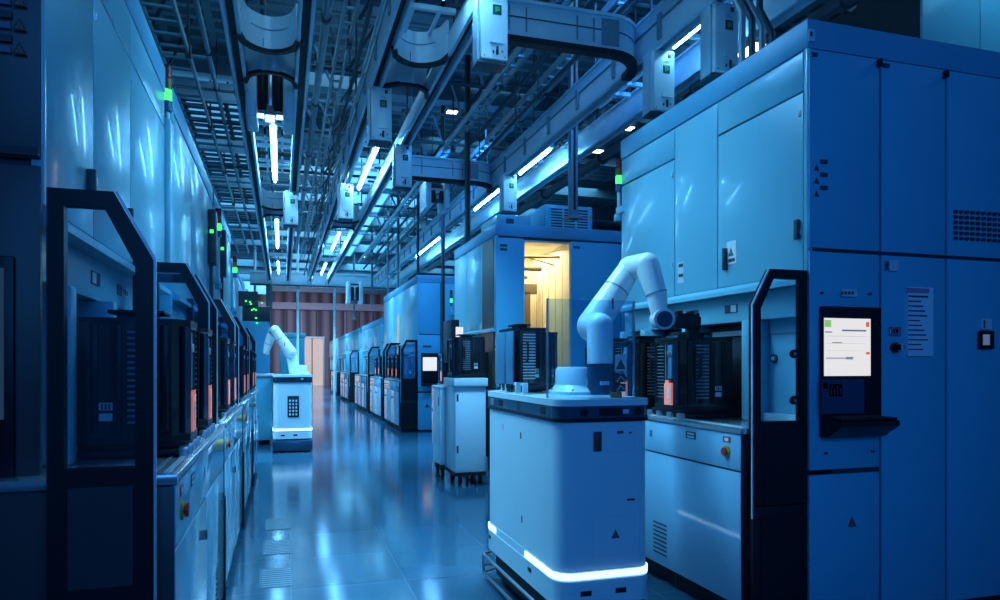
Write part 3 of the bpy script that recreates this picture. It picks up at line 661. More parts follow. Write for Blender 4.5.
        fm.ring([(x0 + W * .36, .42), (x0 + W * .80, .42), (x0 + W * .80, .60), (x0 + W * .36, .60)], [(x0 + W * .363, .4215), (x0 + W * .797, .4215), (x0 + W * .797, .5985), (x0 + W * .363, .5985)], 'y', y - .001, y + .002, LABELG)
        tri(fm, x0 + W * .60, .495, .042, y - .002, INK, WARN); fm.box(x0 + W * .72, x0 + W * .80, y - .003, y, .665, .674, BLACK)
        part(fm, 'access_hatch', t, 'outlined access hatch with small warning triangle'); fm = MB()
        for yy, z in ((y0 + .52, .93), (y1 - .33, .95), (y1 - .35, .95), (y0 + .5, .50)): fm.box(x0 + .004, x0 + .007, yy - .007, yy + .007, z - .02, z + .015, INK if yy < cy else LABELG)
        part(fm, 'side_latches', t)
    else:
        W = x1 - x0
        fm.box(x0 + W * .37, x0 + W * .66, y - .008, y, .52, .83, BLACK, .004).box(x0 + W * .40, x0 + W * .63, y - .010, y - .006, .70, .80, NAVY)
        for r_ in range(5):
            for q in range(3): fm.box(x0 + W * (.41 + q * .08), x0 + W * (.455 + q * .08), y - .011, y - .007, .545 + r_ * .05, .575 + r_ * .05, LABELG if (r_ * 3 + q) % 4 else LABEL)
        part(fm, 'control_panel', t, 'black control panel with pale keys')
    # glass shield
    if near:
        gx0, gx1, gy, gz = x0 + .02, x1 - .012, y0 + .17, 1.61
        gs = MB().box(gx0, gx1, gy, gy + .008, 1.139, gz, GLASS)
        g = part(gs, 'glass_shield', t, 'clear blue tinted glass shield')
        part(MB().box(gx0 - .003, gx0 + .004, gy - .002, gy + .010, 1.139, gz, STEEL).box(gx1 - .004, gx1 + .003, gy - .002, gy + .010, 1.139, gz, STEEL), 'shield_edge', g, 'bright polished shield edge')
        mk = MB(); xx = gx1 - .075
        mk.box(xx - .03, xx + .03, gy - .003, gy, 1.265, 1.345, LABELG); tri(mk, xx, 1.275, .052, gy - .005, INK, WARN)
        for q in range(2): mk.box(xx - .027, xx + .027, gy - .003, gy, 1.165 + q * .045, 1.205 + q * .045, DARKCAB); mk.tube([(xx - .02, gy - .004, 1.17 + q * .045), (xx, gy - .004, 1.195 + q * .045), (xx + .02, gy - .004, 1.175 + q * .045)], .003, LABELG, 6)
        part(mk, 'shield_stickers', g, 'triangle and two small grey stickers')
    # arm: base (part) with its links as sub-parts
    J = joints
    pb = J['base']; bz = 1.138
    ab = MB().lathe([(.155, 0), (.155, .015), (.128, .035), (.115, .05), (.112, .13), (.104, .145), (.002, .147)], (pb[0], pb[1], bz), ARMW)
    for q in range(6): t_ = q * PI / 3; ab.cyl((pb[0] + .14 * math.cos(t_), pb[1] + .14 * math.sin(t_), bz + .01), (pb[0] + .14 * math.cos(t_), pb[1] + .14 * math.sin(t_), bz + .03), .008, STEEL, n=8)
    arm = part(ab, 'robot_arm', t, 'white jointed robot arm')
    col = MB(); c0, c1 = Vector(J['col0']), Vector(J['col1']); r = J['r']; rc = J.get('rc', r)
    mid = c0.lerp(c1, .42)
    if near: col.cyl(c0, mid, rc * 1.0, NAVY, n=24).cyl(mid, mid + (c1 - c0).normalized() * .010, rc * 1.03, BLACK, n=24)
    col.capsule(mid if near else c0, c1, rc * .98, rc, ARMW, 24)
    if near: col.box(c0.x - .03, c0.x + .02, c0.y - rc - .002, c0.y - rc + .01, c0.z + .05, c0.z + .07, LABELG).tube([(pb[0], pb[1], bz + .07), (c0.x, c0.y, bz + .06)], .055, ARMW, 20)
    part(col, 'shoulder_column', arm)
    e0, e1 = Vector(J['el0']), Vector(J['el1'])
    eb = MB().capsule(e0, e1, rc, rc, ARMW, 24); part(eb, 'lower_joint', arm)
    u0, u1 = Vector(J['up0']), Vector(J['up1'])
    ua = MB().capsule(u0, u1, r * 1.12, r * .80, ARMW, 26)
    dd = (u1 - u0); dn = dd.normalized(); k0 = u0 + dd * .62
    ua.cyl(k0 - dn * .004, k0 + dn * .004, r * .945, ALUD, n=26)
    ua.box(u0.lerp(u1, .36).x - .005, u0.lerp(u1, .36).x + .005, k0.y - r * 1.02, k0.y - r * .9, u0.lerp(u1, .36).z - .03, u0.lerp(u1, .36).z + .03, INK, .002)
    part(ua, 'upper_arm', arm)
    f0, f1, f2 = [Vector(p) for p in J['fore']]
    hd = MB().capsule(u1, f0, r * .84, r * .86, ARMW, 26)
    part(hd, 'elbow_joint', arm)
    fa = MB().capsule(f0, f1, r * .86, r * .70, ARMW, 26); d2 = (f1 - f0).normalized(); k1 = f0.lerp(f1, .93)
    fa.cyl(k1 - d2 * .004, k1 + d2 * .004, r * .745, ALUD, n=26)
    fa.capsule(f1, f2, r * .70, r * .55, ARMW, 24)
    part(fa, 'forearm', arm)
    if 'hand' in J:
        h0, h1 = [Vector(p) for p in J['hand']]; dh = (h1 - h0).normalized()
        wr = MB().cyl(h0, h1, r * .66, ARMW, n=28).cyl(h1, h1 + dh * .012, r * .69, STEEL, n=28).cyl(h1 + dh * .012, h1 + dh * .016, r * .54, NAVY, n=28)
        part(wr, 'wrist', arm)
        g0 = Vector(J['grip'])
        gp = MB().tube([h1.lerp(h0, .5), g0], .03, ALUD, 12).box(g0.x - .01, g0.x + .14, g0.y - .04, g0.y + .04, g0.z - .045, g0.z + .02, MATTE, .006)
        for q in range(4): gp.box(g0.x + .01 + q * .035, g0.x + .028 + q * .035, g0.y - .035, g0.y + .02, g0.z + .015, g0.z + .05 - (q % 2) * .012, BLACK, .003)
        gp.box(g0.x + .08, g0.x + .14, g0.y - .03, g0.y + .03, g0.z - .10, g0.z - .045, MATTE, .004)
        part(gp, 'gripper', arm, 'black gripper')
    return t
A = lambda u, v, y: at(u, v, Y=y)
ya = 3.42
near_j = dict(base=(A(576, 384, 3.55).x, 3.55), col0=A(600, 396, ya) + Vector((0, 0, .01)), col1=A(600, 326, ya), r=.080, rc=.070,
              el0=A(600, 326, ya), el1=A(592, 325, ya + .12), up0=A(593, 326, ya + .16), up1=A(630, 268, ya + .16),
              fore=(A(647, 265, ya + .03), A(657, 296, ya - .01), A(659, 314, ya - .01)), hand=(A(659, 319, ya + .01), A(664, 319, ya - .085)), grip=A(675, 320, ya - .03))
robot('large white mobile robot with raised arm and clear glass shield', 1.18, 1.668, 2.95, 4.12, near_j)
yb = 11.25
far_j = dict(base=(A(300, 372, 11.5).x, 11.5), col0=A(295, 374, yb), col1=A(291, 352, yb), r=.085, el0=A(291, 352, yb), el1=A(289, 350, yb + .1), up0=A(290, 352, yb - .05), up1=A(275, 330, yb - .05),
             fore=(A(273, 332, yb + .08), A(268, 345, yb + .1), A(266, 352, yb + .1)))
robot('white mobile robot with black keypad panel further down the aisle', -.13, .43, 10.8, 12.0, far_j, near=False)
# pods riding on the robots and on the cart
POD_C = make_pod('wafer_pod', '', False, True)
c = place(POD_C, 1.30, 3.84, 1.146, 1, 'narrow wafer pod with translucent blue side on the deck of the near robot', 'wafer pods carried on robots and cart'); c.scale = (.48, 1.12, .80)
c = copy_tree(POD_B, (1.46, 3.92, 1.146), 'dark slim wafer pod behind the blue-sided pod on the near robot'); c['group'] = 'wafer pods carried on robots and cart'; c.scale = (.30, .8, .76)
# ------------------------------------------------------------------ white cart
def cart():
    t = thing('equipment_cart', 'white two-part equipment cart on casters between the robots', 'cart', (1.93, 7.6, 0))
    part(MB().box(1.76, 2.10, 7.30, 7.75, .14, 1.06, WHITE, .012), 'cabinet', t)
    part(MB().box(1.70, 1.86, 7.79, 8.16, .16, 1.02, WHITE, .010), 'side_cabinet', t)
    part(MB().box(1.74, 2.115, 7.27, 7.78, 1.06, 1.15, WHITE, .008), 'top_shelf', t)
    part(MB().box(1.685, 1.875, 7.785, 8.18, 1.02, 1.05, WHITE, .006), 'side_shelf', t)
    for z in (.9, .35): part(MB().box(1.775, 1.795, 7.294, 7.302, z, z + .08, DSTEEL, .003), 'latch', t)
    part(MB().box(1.695, 1.702, 7.85, 7.87, .82, .92, DSTEEL), 'latch', t)
    for xx, yy in ((1.74, 7.86), (1.74, 8.1), (1.82, 7.36), (2.04, 7.36), (2.04, 7.69), (1.82, 7.69)):
        c = MB().cyl((xx - .018, yy, .05), (xx + .018, yy, .05), .05, BLACK, n=14).box(xx - .03, xx + .03, yy - .03, yy + .03, .10, .15, DSTEEL, .004).box(xx - .026, xx - .02, yy - .02, yy + .02, .04, .11, STEEL).box(xx + .02, xx + .026, yy - .02, yy + .02, .04, .11, STEEL)
        part(c, 'caster', t)
    part(MB().tube([(2.09, 7.29, .10), (2.09, 7.23, .10), (2.09, 7.23, .30), (2.09, 7.29, .30)], .012, STEEL, 8).box(1.75, 2.11, 7.27, 7.78, .11, .14, MATTE), 'base_frame', t)
    return t
cart()
place(POD_B, 1.93, 7.55, 1.15, 1, 'black wafer pod on top of the white cart', 'wafer pods carried on robots and cart')
# monitor on an arm above the cart
t = thing('swing_monitor', 'small white lit monitor seen edge-on above the white cart', 'monitor', (2.1, 9.3, 1.2))
p = A(457, 333, 9.3)
part(MB().box(p.x - .09, p.x + .02, 9.25, 9.75, 1.32, 1.90, BLACK, .01), 'housing', t)
part(MB().box(p.x - .03, p.x + .07, 9.235, 9.25, 1.42, 1.80, SCREEN), 'screen', t)
part(MB().box(p.x - .06, XR, 9.5, 9.6, 1.60, 1.68, ALUD, .01), 'support_arm', t)
# ------------------------------------------------------------------ far left equipment and cabinet at the end
t = thing('server_cabinet', 'tall teal cabinet with green status lights behind the keypad robot', 'cabinet', (-.46, 13.2, 0))
part(MB().box(-.75, -.22, 13.0, 13.9, .0, 2.05, PANELF, .01), 'body', t)
part(MB().box(-.66, -.20, 12.98, 13.7, 2.05, 2.30, DARKCAB, .01), 'top_unit', t, 'dark unit on top')
lm = MB()
for q, (u, v) in enumerate(((246, 301), (250, 302), (252, 310), (254, 309), (256, 318), (251, 304), (257, 323), (262, 303), (256, 310))): 
    p = at(u, v, Y=12.96); lm.box(p.x - .014, p.x + .014, 12.955, 12.965, p.z - .012, p.z + .012, GREENL)
part(MB().box(-.72, -.40, 12.965, 13.0, 2.30, 2.56, DARKCAB), 'indicator_panel', t, 'dark indicator panel'); part(lm, 'indicator_lights', t, 'green status lights')
t = thing('low_cabinet', 'low teal cabinet beside the keypad robot', 'cabinet', (-.35, 12.3, 0))
part(MB().box(-.5, -.16, 11.9, 12.6, .08, 1.10, PANELF, .01), 'body', t); part(MB().box(-.52, -.14, 11.88, 12.62, 1.10, 1.14, ALU, .006), 'top', t); part(MB().box(-.47, -.19, 11.95, 12.55, 0, .08, MATTE), 'plinth', t)
t = thing('storage_cabinet', 'bright cyan cabinet standing far down the aisle behind the robot', 'cabinet', (.45, 34, 0))
part(MB().box(-.1, 1.0, 33.6, 34.6, .0, 2.5, PANEL, .02), 'body', t); part(MB().box(-.14, 1.04, 33.56, 34.64, 2.5, 2.72, PANEL, .02), 'cap', t)
part(MB().box(-.06, .44, 33.58, 33.6, .1, 2.4, PANELF, .005), 'door', t); part(MB().box(.47, .96, 33.58, 33.6, .1, 2.4, PANELF, .005), 'door', t)
# ------------------------------------------------------------------ overhead hoist tracks
Z0 = 3.95
def arc_path(xa, xb, y, sag, n=14):                   # a tie bowed towards the camera
    return [(xa + (xb - xa) * k / n, y + sag * (1 - math.sin(PI * k / n) ** .45)) for k in range(n + 1)]
def track(label, xa, xb, Y0, Y1, ties, straight):
    t = thing('hoist_track', label, 'overhead track', ((xa + xb) / 2, (Y0 + Y1) / 2, Z0), 'overhead hoist tracks along the aisle')
    for x, s in ((xa, 1), (xb, -1)):
        b = MB().box(x, x + s * .03, Y0, Y1, Z0, Z0 + .32, ALU, .004).box(x + s * .095, x + s * .125, Y0, Y1, Z0, Z0 + .16, ALU, .004)
        b.box(x + s * .03, x + s * .095, Y0, Y1, Z0 + .09, Z0 + .12, MATTE).box(x - s * .012, x + s * .02, Y0, Y1, Z0 + .20, Z0 + .215, ALUD).box(x - s * .02, x + s * .05, Y0, Y1, Z0 + .32, Z0 + .34, ALU)
        part(b, 'track_beam', t)
        y = Y0 + .3; k = 1
        c0 = part(MB().box(x - s * .018, x + s * .004, y - .03, y + .03, Z0 + .05, Z0 + .26, ALUD, .004), 'clamp', t); c1 = part(MB().box(x - s * .02, x + s * .14, y + .3, y + .34, Z0 + .34, Z0 + .37, DSTEEL), 'bridge_plate', t)
        while y + .85 * k < Y1 - .2:
            for c in (c0.copy(), c1.copy()): C.objects.link(c); c.location.y = .85 * k
            k += 1
        y = Y0 + .8
        while y < Y1 and y < 20:
            part(MB().cyl((x + s * .04, y, Z0 + .34), (x + s * .04, y, 5.72), .012, DSTEEL, n=8), 'hanger', t); y += 2.55
    for y in ties:
        m = MB().wall(arc_path(xa + .12, xb - .12, y, -.30), Z0 + .02, Z0 + .32, .02, ALU).wall(arc_path(xa + .10, xb - .10, y - .02, -.30), Z0 + .0, Z0 + .03, .05, MATTE).wall(arc_path(xa + .12, xb - .12, y - .012, -.30), Z0 + .20, Z0 + .21, .006, ALUD)
        c = (xa + xb) / 2
        for dx in (-.1, .12): m.box(c + dx - .05, c + dx + .05, y - .022, y - .005, Z0 + .05, Z0 + .13, DSTEEL, .003)
        m.wall(arc_path(xa + .12, xb - .12, y + .40, .30), Z0 + .02, Z0 + .30, .02, ALU).wall(arc_path(xa + .10, xb - .10, y + .42, .30), Z0 + .0, Z0 + .03, .05, MATTE)
        m.box(xa + .12, xb - .12, y + .02, y + .38, Z0 + .26, Z0 + .28, ALUD)
        part(m, 'curved_tie', t)
    for y in straight:
        part(MB().box(xa + .12, xb - .12, y - .02, y + .02, Z0 + .24, Z0 + .28, ALU).box(xa + .12, xb - .12, y + .26, y + .30, Z0 + .24, Z0 + .28, ALU).box(xa + .22, xa + .25, y - .4, y + .8, Z0 + .28, Z0 + .30, ALU).box(xb - .25, xb - .22, y - .4, y + .8, Z0 + .28, Z0 + .30, ALU), 'cross_tie', t)
    return t
track('overhead hoist track carrying the bright hoist lamp, above the keypad robot', -.44, .24, 3.0, 24.2, [6.35, 12.8], [5.0, 8.7, 9.6, 10.6, 15.2, 17.5, 19.5, 21.5])
track('overhead hoist track above the middle of the aisle', .80, 1.49, 2.6, 24.2, [6.25, 13.6], [4.9, 5.4, 9.2, 10.4, 11.6, 16, 18, 20, 22])
track('overhead hoist track above the yellow lit tool and touchscreen row', 3.0, 3.72, 3.2, 24.2, [], [5.2, 6.6, 9.5, 11, 13, 16, 19, 22])
def crossing(label, path, near):
    m0 = thing('crossing_track', label, 'overhead track', (path[0][0], path[0][1], Z0), 'hoist tracks crossing between the long ones')
    b = MB().wall(path, Z0, Z0 + .31, .025, ALU)
    b.wall([(p[0], p[1] - .016) for p in path], Z0 + .17, Z0 + .178, .008, DSTEEL).wall([(p[0], p[1] - .014) for p in path], Z0 + .29, Z0 + .315, .05, ALU)
    part(b, 'side_plate', m0)
    part(MB().wall([(p[0], p[1] + .02) for p in path], Z0 - .03, Z0 + .02, .09, MATTE), 'running_slot', m0)
    for x in (1.75, 1.9, 2.35, 2.5): part(MB().box(x, x + .012, path[0][1] - .02, path[0][1] - .01, Z0 + .06, Z0 + .26, ALUD), 'splice_plate', m0)
    part(MB().box(2.58, 2.74, path[0][1] - .022, path[0][1] - .012, Z0 + .05, Z0 + .27, ALUD), 'splice_plate', m0)
def curve_to(y):
    P = [(1.50, y), (1.8, y), (2.2, y), (2.7, y)]
    for k in range(1, 9): a = PI / 2 * k / 8; P.append((2.7 + .34 * math.sin(a), y + .42 * (1 - math.cos(a))))
    return P
crossing('hoist track lower crossing beside the largest control box, with rounded corner', curve_to(5.45), True)
crossing('hoist track crossing behind the tall dark post', curve_to(9.95), False)
# wide transverse fascia where the long tracks end
t = thing('end_fascia', 'pale cyan transverse fascia where the overhead tracks end', 'fascia', (.9, 24.5, 3.9))
part(MB().box(-1.0, 4.2, 24.4, 24.5, 3.88, 4.36, ALU, .01), 'plate', t); part(MB().box(-1.0, 4.2, 24.36, 24.4, 4.30, 4.36, ALU).box(-1.0, 4.2, 24.36, 24.4, 3.88, 3.93, DSTEEL), 'rim', t)
part(MB().box(-.5, -.3, 24.2, 24.4, 3.1, 3.9, DSTEEL, .02), 'hung_box', t)
for k, (x, lab) in enumerate(((-.85, 'by the server cabinet'), (.5, 'in front of the cyan cabinet'), (1.7, 'beside the peach doorway'), (3.9, 'behind the touchscreen row'))):
    tag(MB().tube([(x, 24.535, .0), (x, 24.535, 5.72)], .045, ALU, 10).build('support_post'), 'pale slim floor post under the end fascia, %s' % lab, 'post', 'slim posts under the end fascia')
# ---- hanging boxes
def control_box(label, x, y):
    t = thing('hanging_box', label, 'control box', (x, y, 3.42), 'white control boxes hung from the tracks')
    part(MB().box(x - .095, x + .105, y, y + .15, 3.45, 3.965, ARMW, .012), 'casing', t)
    part(MB().box(x - .112, x - .098, y + .04, y + .17, 3.43, 3.96, ALU, .004).box(x - .112, x + .10, y + .02, y + .17, 3.425, 3.447, DSTEEL, .004), 'back_bracket', t)
    part(MB().prism([(x - .03, 3.56), (x + .07, 3.56), (x + .055, 3.60), (x - .015, 3.60)], 'y', y - .018, y, ARMW), 'sloped_lip', t)
    part(MB().tube([(x + .02, y - .02, 3.475), (x + .015, y - .03, 3.50), (x + .02, y - .02, 3.53)], .010, BLACK, 8).box(x - .01, x + .0, y - .008, y, 3.49, 3.51, INK).box(x + .055, x + .065, y - .008, y, 3.50, 3.515, ALUD), 'knob', t)
    g = part(MB().box(x - .01, x + .055, y - .006, y + .002, 3.765, 3.835, GREENB, .006), 'badge', t, 'dark green square badge')
    part(MB().box(x + .008, x + .018, y - .009, y - .006, 3.78, 3.82, GREENM).box(x + .018, x + .04, y - .009, y - .006, 3.808, 3.82, GREENM).box(x + .030, x + .040, y - .009, y - .006, 3.79, 3.82, GREENM).box(x + .018, x + .03, y - .009, y - .006, 3.79, 3.80, GREENM), 'badge_mark', g, 'lighter green mark on the badge')
    mk = MB().box(x + .035, x + .065, y - .005, y + .002, 3.90, 3.935, DSTEEL, .003)
    for q in range(3): mk.box(x - .005 + q * .018, x + .007 + q * .018, y - .004, y + .002, 3.855, 3.872, LABELG)
    part(mk, 'printed_marks', t)
    for xx, zz in ((-.07, 3.94), (-.07, 3.47), (.08, 3.94), (.08, 3.47)): part(MB().cyl((x + xx, y - .003, zz), (x + xx, y + .002, zz), .005, INK, n=8), 'screw', t)
    return t
for lab, u, Y in (('largest white control box with green badge, hung at the top of the central track', 494, 4.76), ('control box hung on the central track under its curved tie', 381, 6.8),
                  ('control box hung on the central track beside the crossing behind the dark post', 403.5, 8.5), ('pale control box lit on one side beside a ceiling tube light', 346, 10.6),
                  ('control box hung on the track above the keypad robot', 291, 11.3), ('control box hung above the near blue tool beside a bright track side', 726.5, 4.47),
                  ('control box hung under the rounded corner of the near crossing', 664, 5.30), ('control box hung over the tool with the yellow lit bay', 510, 9.40)):
    x = at(u, 100, Y=Y).x; control_box(lab, x, Y)
# ---- tube lights
def tube_light(label, x, y0, y1, z=4.06):
    t = thing('tube_light', label, 'light', (x, (y0 + y1) / 2, z), 'white tube lights inside the tracks')
    part(MB().box(x - .045, x + .045, y0 - .05, y1 + .05, z + .02, z + .07, ALU, .006), 'housing', t)
    part(MB().tube([(x, y0, z), (x, y1, z)], .016, TUBE, 10), 'tube', t, 'glowing white tube')
    part(MB().cyl((x, (y0 + y1) / 2, z + .07), (x, (y0 + y1) / 2, 5.7), .01, DSTEEL, n=8), 'hanger', t)
for lab, x, y0, y1 in (('long vertical-looking tube light in the track above the keypad robot', -.10, 8.6, 11.2), ('short far tube light in the track above the keypad robot above the keypad robot', -.10, 14.2, 17.6), ('last small tube light of the track above the keypad robot', -.10, 20, 22.5),
                       ('tube light in the central track, cut by the top picture edge', 1.16, 3.0, 5.2), ('long slanting tube light in the middle of the central track', 1.16, 8.7, 11.3), ('small far tube light of the central track', 1.16, 15.2, 17.6), ('last tube light of the central track before the end fascia', 1.16, 20, 22.4),
                       ('short bright tube light between the two boxes above the near blue tool', 3.26, 5.02, 5.42), ('slanting tube light just above the louvred roof unit', 3.30, 8.5, 9.7), ('slanting tube light on the aisle side of the hung box over the lit bay', 3.30, 10.6, 12.2), ('small slanting tube light near the small touchscreen tool', 3.30, 15.2, 18)):
    tube_light(lab, x, y0, y1)
for k, (u, v, z) in enumerate(((365, 257, 5.3), (545, 181, 4.5), (597, 151, 4.5), (609, 50, 5.0), (627, 128, 4.4), (636, 53, 5.0), (754, 46, 4.2), (742, 53, 4.2), (452, 112, 5.3), (446, 258, 4.6))):
    p = at(u, v, Z=z)
    t = thing('downlight', ['small downlight deep in the hall between the tracks', 'small downlight beyond the lit hanging box', 'small downlight above the louvred roof unit', 'small warm lamp beyond the rounded crossing corner', 'small warm lamp just above the tool with keyboard', 'small warm lamp beside the track hangers over the keyboard tool', 'warm oblong lamp behind the box over the keyboard tool', 'warm oblong lamp just below that box', 'lamp glowing behind the tall dark post', 'small lamp above the second touchscreen tool'][k], 'light', p, 'small warm downlights')
    part(MB().box(p.x - .11, p.x + .11, p.y - .09, p.y + .09, p.z, p.z + .05, ALUD, .01), 'housing', t)
    part(MB().box(p.x - .08, p.x + .08, p.y - .065, p.y + .065, p.z - .012, p.z, TUBEW, .004), 'lens', t)
    part(MB().cyl((p.x, p.y, p.z + .05), (p.x, p.y, 5.72), .01, DSTEEL, n=8), 'hanger', t)
# ---- hoist vehicles
def hoist(label, x, y, zt, zb, w, lit):
    t = thing('hoist_vehicle', label, 'hoist vehicle', (x, y, zb), 'hoist vehicles on the overhead tracks')
    for s in (-1, 1): part(MB().box(x + s * w * .26, x + s * w * .5, y, y + .5, zb + .02, zt, ALU, .02), 'side_cover', t)
    part(MB().box(x - w * .26, x + w * .26, y + .1, y + .45, zb + .18, zt - .05, DSTEEL, .01).box(x - w * .24, x + w * .24, y + .04, y + .12, zt - .20, zt - .12, ALU, .01), 'frame', t)
    g = MB()
    for s in (-1, 1): g.cyl((x + s * w * .16, y + .06, zb + .10), (x + s * w * .16, y + .06, zt - .16), w * .09, BLACK, n=16)
    part(g, 'drum', t)
    lm = MB().box(x - w * .04, x + w * .04, y + .03, y + .06, zb + .16, zt - .22, STEEL, .004)
    if lit: lm.box(x - w * .10, x + w * .10, y + .02, y + .08, zb + .0, zb + .06, STRIP, .008).box(x - w * .26, x - w * .12, y + .03, y + .07, zb + .03, zb + .07, STRIP, .006).box(x + w * .12, x + w * .26, y + .03, y + .07, zb + .03, zb + .07, STRIP, .006)
    part(lm, 'head_lamp' if lit else 'mast', t, 'bright white lamp cluster' if lit else None)
p = at(270, 118, Y=7.25); hoist('hoist vehicle with a bright lamp in the track above the keypad robot', p.x, 7.25, 4.45, p.z - .02, .46, True)
p = at(441, 206, Y=9.9); hoist('dark hoist vehicle hanging under the further crossing', p.x, 10.1, 4.0, p.z, .36, False)
p = at(350, 285, Y=22); hoist('tiny hoist vehicle near the end of the central track', 2.2, 22.6, 3.9, 3.2, .5, False)
# ---- signal towers
def signal_tower(label, x, y, z, r=.022, h=.30, pole=.3, bx=None):
    t = thing('signal_tower', label, 'signal light', (x, y, z - pole), 'signal towers on the tools')
    part(MB().cyl((x, y, z - pole), (x, y, z), r * .55, ALU, n=12).box(x - .03, x + .03, y - .03, y + .03, z - pole - .01, z - pole + .05, PANEL, .006), 'pole', t)
    if bx: part(MB().box(x - .02 * (1 if bx > x else -1), bx, y - .11, y + .02, z - pole + .04, z - pole + .10, PANEL, .008), 'bracket', t)
    for k, (m, n) in enumerate(((BLUEL, 'blue'), (GREENL, 'lit green'), (AMBERL, 'amber'), (REDL, 'red'))):
        part(MB().cyl((x, y, z + h / 4 * k + .003), (x, y, z + h / 4 * (k + 1) - .003), r, m, n=16), 'lens', t, n + ' lens')
    part(MB().cyl((x, y, z + h - .003), (x, y, z + h + .012), r, BLACK, n=16), 'cap', t)
p = at(619, 192, Y=4.97); signal_tower('signal tower with green lit at the rear corner of the keyboard tool', p.x, 4.97, p.z, .026, .25, .22, XR + .03)
p = at(167, 112, Y=4.70); signal_tower('signal tower with green lit between the first two glossy-door tools', p.x, 4.70, p.z, .028, .27, .30, XL - .03)
p = at(467.5, 252, Y=9.9); signal_tower('tiny signal tower on the roof edge of the yellow lit tool', p.x, 9.9, 3.06, .024, .24, .03)
p = at(452.5, 306, Y=13.2); signal_tower('signal tower on the end of the small touchscreen tool', p.x, 13.3, p.z, .025, .3, .2, p.x + .15)
signal_tower('signal tower between the second and third glossy-door tools', -.60, 7.47, 2.55, .028, .27, .5, XL - .03)
signal_tower('signal tower behind the tool with two dark wall units', -.60, 10.02, 2.45, .028, .27, .5, XL - .03)
# ---- dark stand-off boxes on the second and third left tools
for lab, u, Y, zt, zb in (('tall dark box mounted on the third glossy-door tool, nearer one', 197, 7.0, 2.72, 2.22), ('tall dark box mounted on the third glossy-door tool, further one', 209, 8.2, 2.75, 2.25)):
    x = XL + .04
    t = thing('wall_unit', lab, 'wall unit', (x, Y, zb), 'dark units on the glossy-door tools')
    part(MB().box(XL, XL + .07, Y - .05, Y + .12, zb, zt, DARKCAB, .008), 'casing', t); part(MB().box(XL + .01, XL + .04, Y, Y + .05, zb - .4, zb, DSTEEL, .004), 'conduit', t)
    part(MB().box(XL + .02, XL + .05, Y - .055, Y - .05, zb + .28, zb + .31, GREENL), 'status_light', t)
# ---- support posts standing on the tools or on the floor
for lab, u, X, z0, m, r in (('tall dark post standing on the yellow lit tool', 467.5, 2.54, 3.02, DSTEEL, .035), ('pair-edged pale post behind the louvred roof unit', 573, 3.30, 3.02, ALUD, .045), ('dark post just before the small touchscreen tool', 443, 2.62, 0, DSTEEL, .03),
                            ('thin post on the small touchscreen tool, first of its row', 418, 2.64, 3.02, DSTEEL, .025), ('thin post on the small touchscreen tool, second of its row', 398, 2.64, 3.02, ALUD, .025), ('thin post on the small touchscreen tool, third of its row', 388, 2.64, 3.02, ALUD, .025),
                            ('distant thin post on the fourth touchscreen-row tool', 372, 2.64, 3.02, ALUD, .03), ('most distant thin post of the touchscreen row', 354, 2.64, 3.02, ALUD, .04)):
    p = at(u, 200, X=X)
    t = thing('support_post', lab, 'post', (p.x, p.y, z0), 'posts from the tools to the roof')
    part(MB().box(p.x - r, p.x + r, p.y - r, p.y + r, z0, 5.72, m, .004).box(p.x - r * .3, p.x + r * .3, p.y - r * 1.08, p.y - r * .9, z0 + .1, 5.70, MATTE), 'post', t)
    part(MB().box(p.x - r * 2, p.x + r * 2, p.y - r * 2, p.y + r * 2, z0, z0 + .02, m), 'foot_plate', t)
# ---- roof units of the lit-bay tool
p0, p1 = at(545, 197, Y=8.75), at(592.5, 197, Y=8.75)
t = thing('louvred_unit', 'pale louvred ventilation unit on the roof of the lit-bay tool', 'ventilation unit', ((p0.x + p1.x) / 2, 9.1, 3.02))
part(MB().box(p0.x, p1.x, 8.75, 9.75, 3.02, 3.42, PANELF, .01), 'casing', t)
lv = MB().box(p0.x + .06, p1.x - .07, 8.738, 8.752, 3.07, 3.37, GAP)
for q in range(8): lv.prism([(8.742, 3.075 + q * .037), (8.722, 3.065 + q * .037), (8.722, 3.078 + q * .037), (8.742, 3.09 + q * .037)], 'x', p0.x + .06, p1.x - .07, PANEL)
for q in range(4): lv.box(p0.x + .055 + q * (p1.x - p0.x - .13) / 3, p0.x + .075 + q * (p1.x - p0.x - .13) / 3, 8.72, 8.75, 3.06, 3.38, PANEL)
part(lv, 'louvre_grille', t); part(MB().box(p1.x - .055, p1.x - .02, 8.74, 8.752, 3.24, 3.30, YELLOW), 'caution_label', t, 'small yellow caution label')
p2, p3 = at(497, 212, Y=8.45), at(531, 212, Y=8.45)
t = thing('roof_box', 'flat pale box on the roof beside the louvred unit', 'box', ((p2.x + p3.x) / 2, 8.7, 3.02))
part(MB().box(p2.x, p3.x, 8.45, 9.2, 3.02, 3.18, PANEL, .012), 'casing', t); part(MB().box(p2.x + .12, p2.x + .22, 8.443, 8.452, 3.07, 3.13, DSTEEL), 'small_grille', t)
# ---- tall cabinet beyond the near tool, upper right
t = thing('tall_cabinet', 'very tall pale cabinet rising behind the near blue tool', 'cabinet', (7.1, 6.2, 0))
part(MB().box(5.81, 8.6, 5.22, 7.2, 0, 5.3, GAP), 'body', t)
for x0, x1 in ((5.80, 6.52), (6.53, 7.5), (7.51, 8.6)):
    for z0, z1 in ((.05, 2.2), (2.21, 4.28), (4.29, 5.3)): part(MB().box(x0, x1, 5.20, 5.23, z0, z1, PANEL, .004), 'panel', t)
part(MB().box(5.74, 5.80, 5.25, 5.35, 4.36, 4.42, STEEL, .01), 'bracket', t)
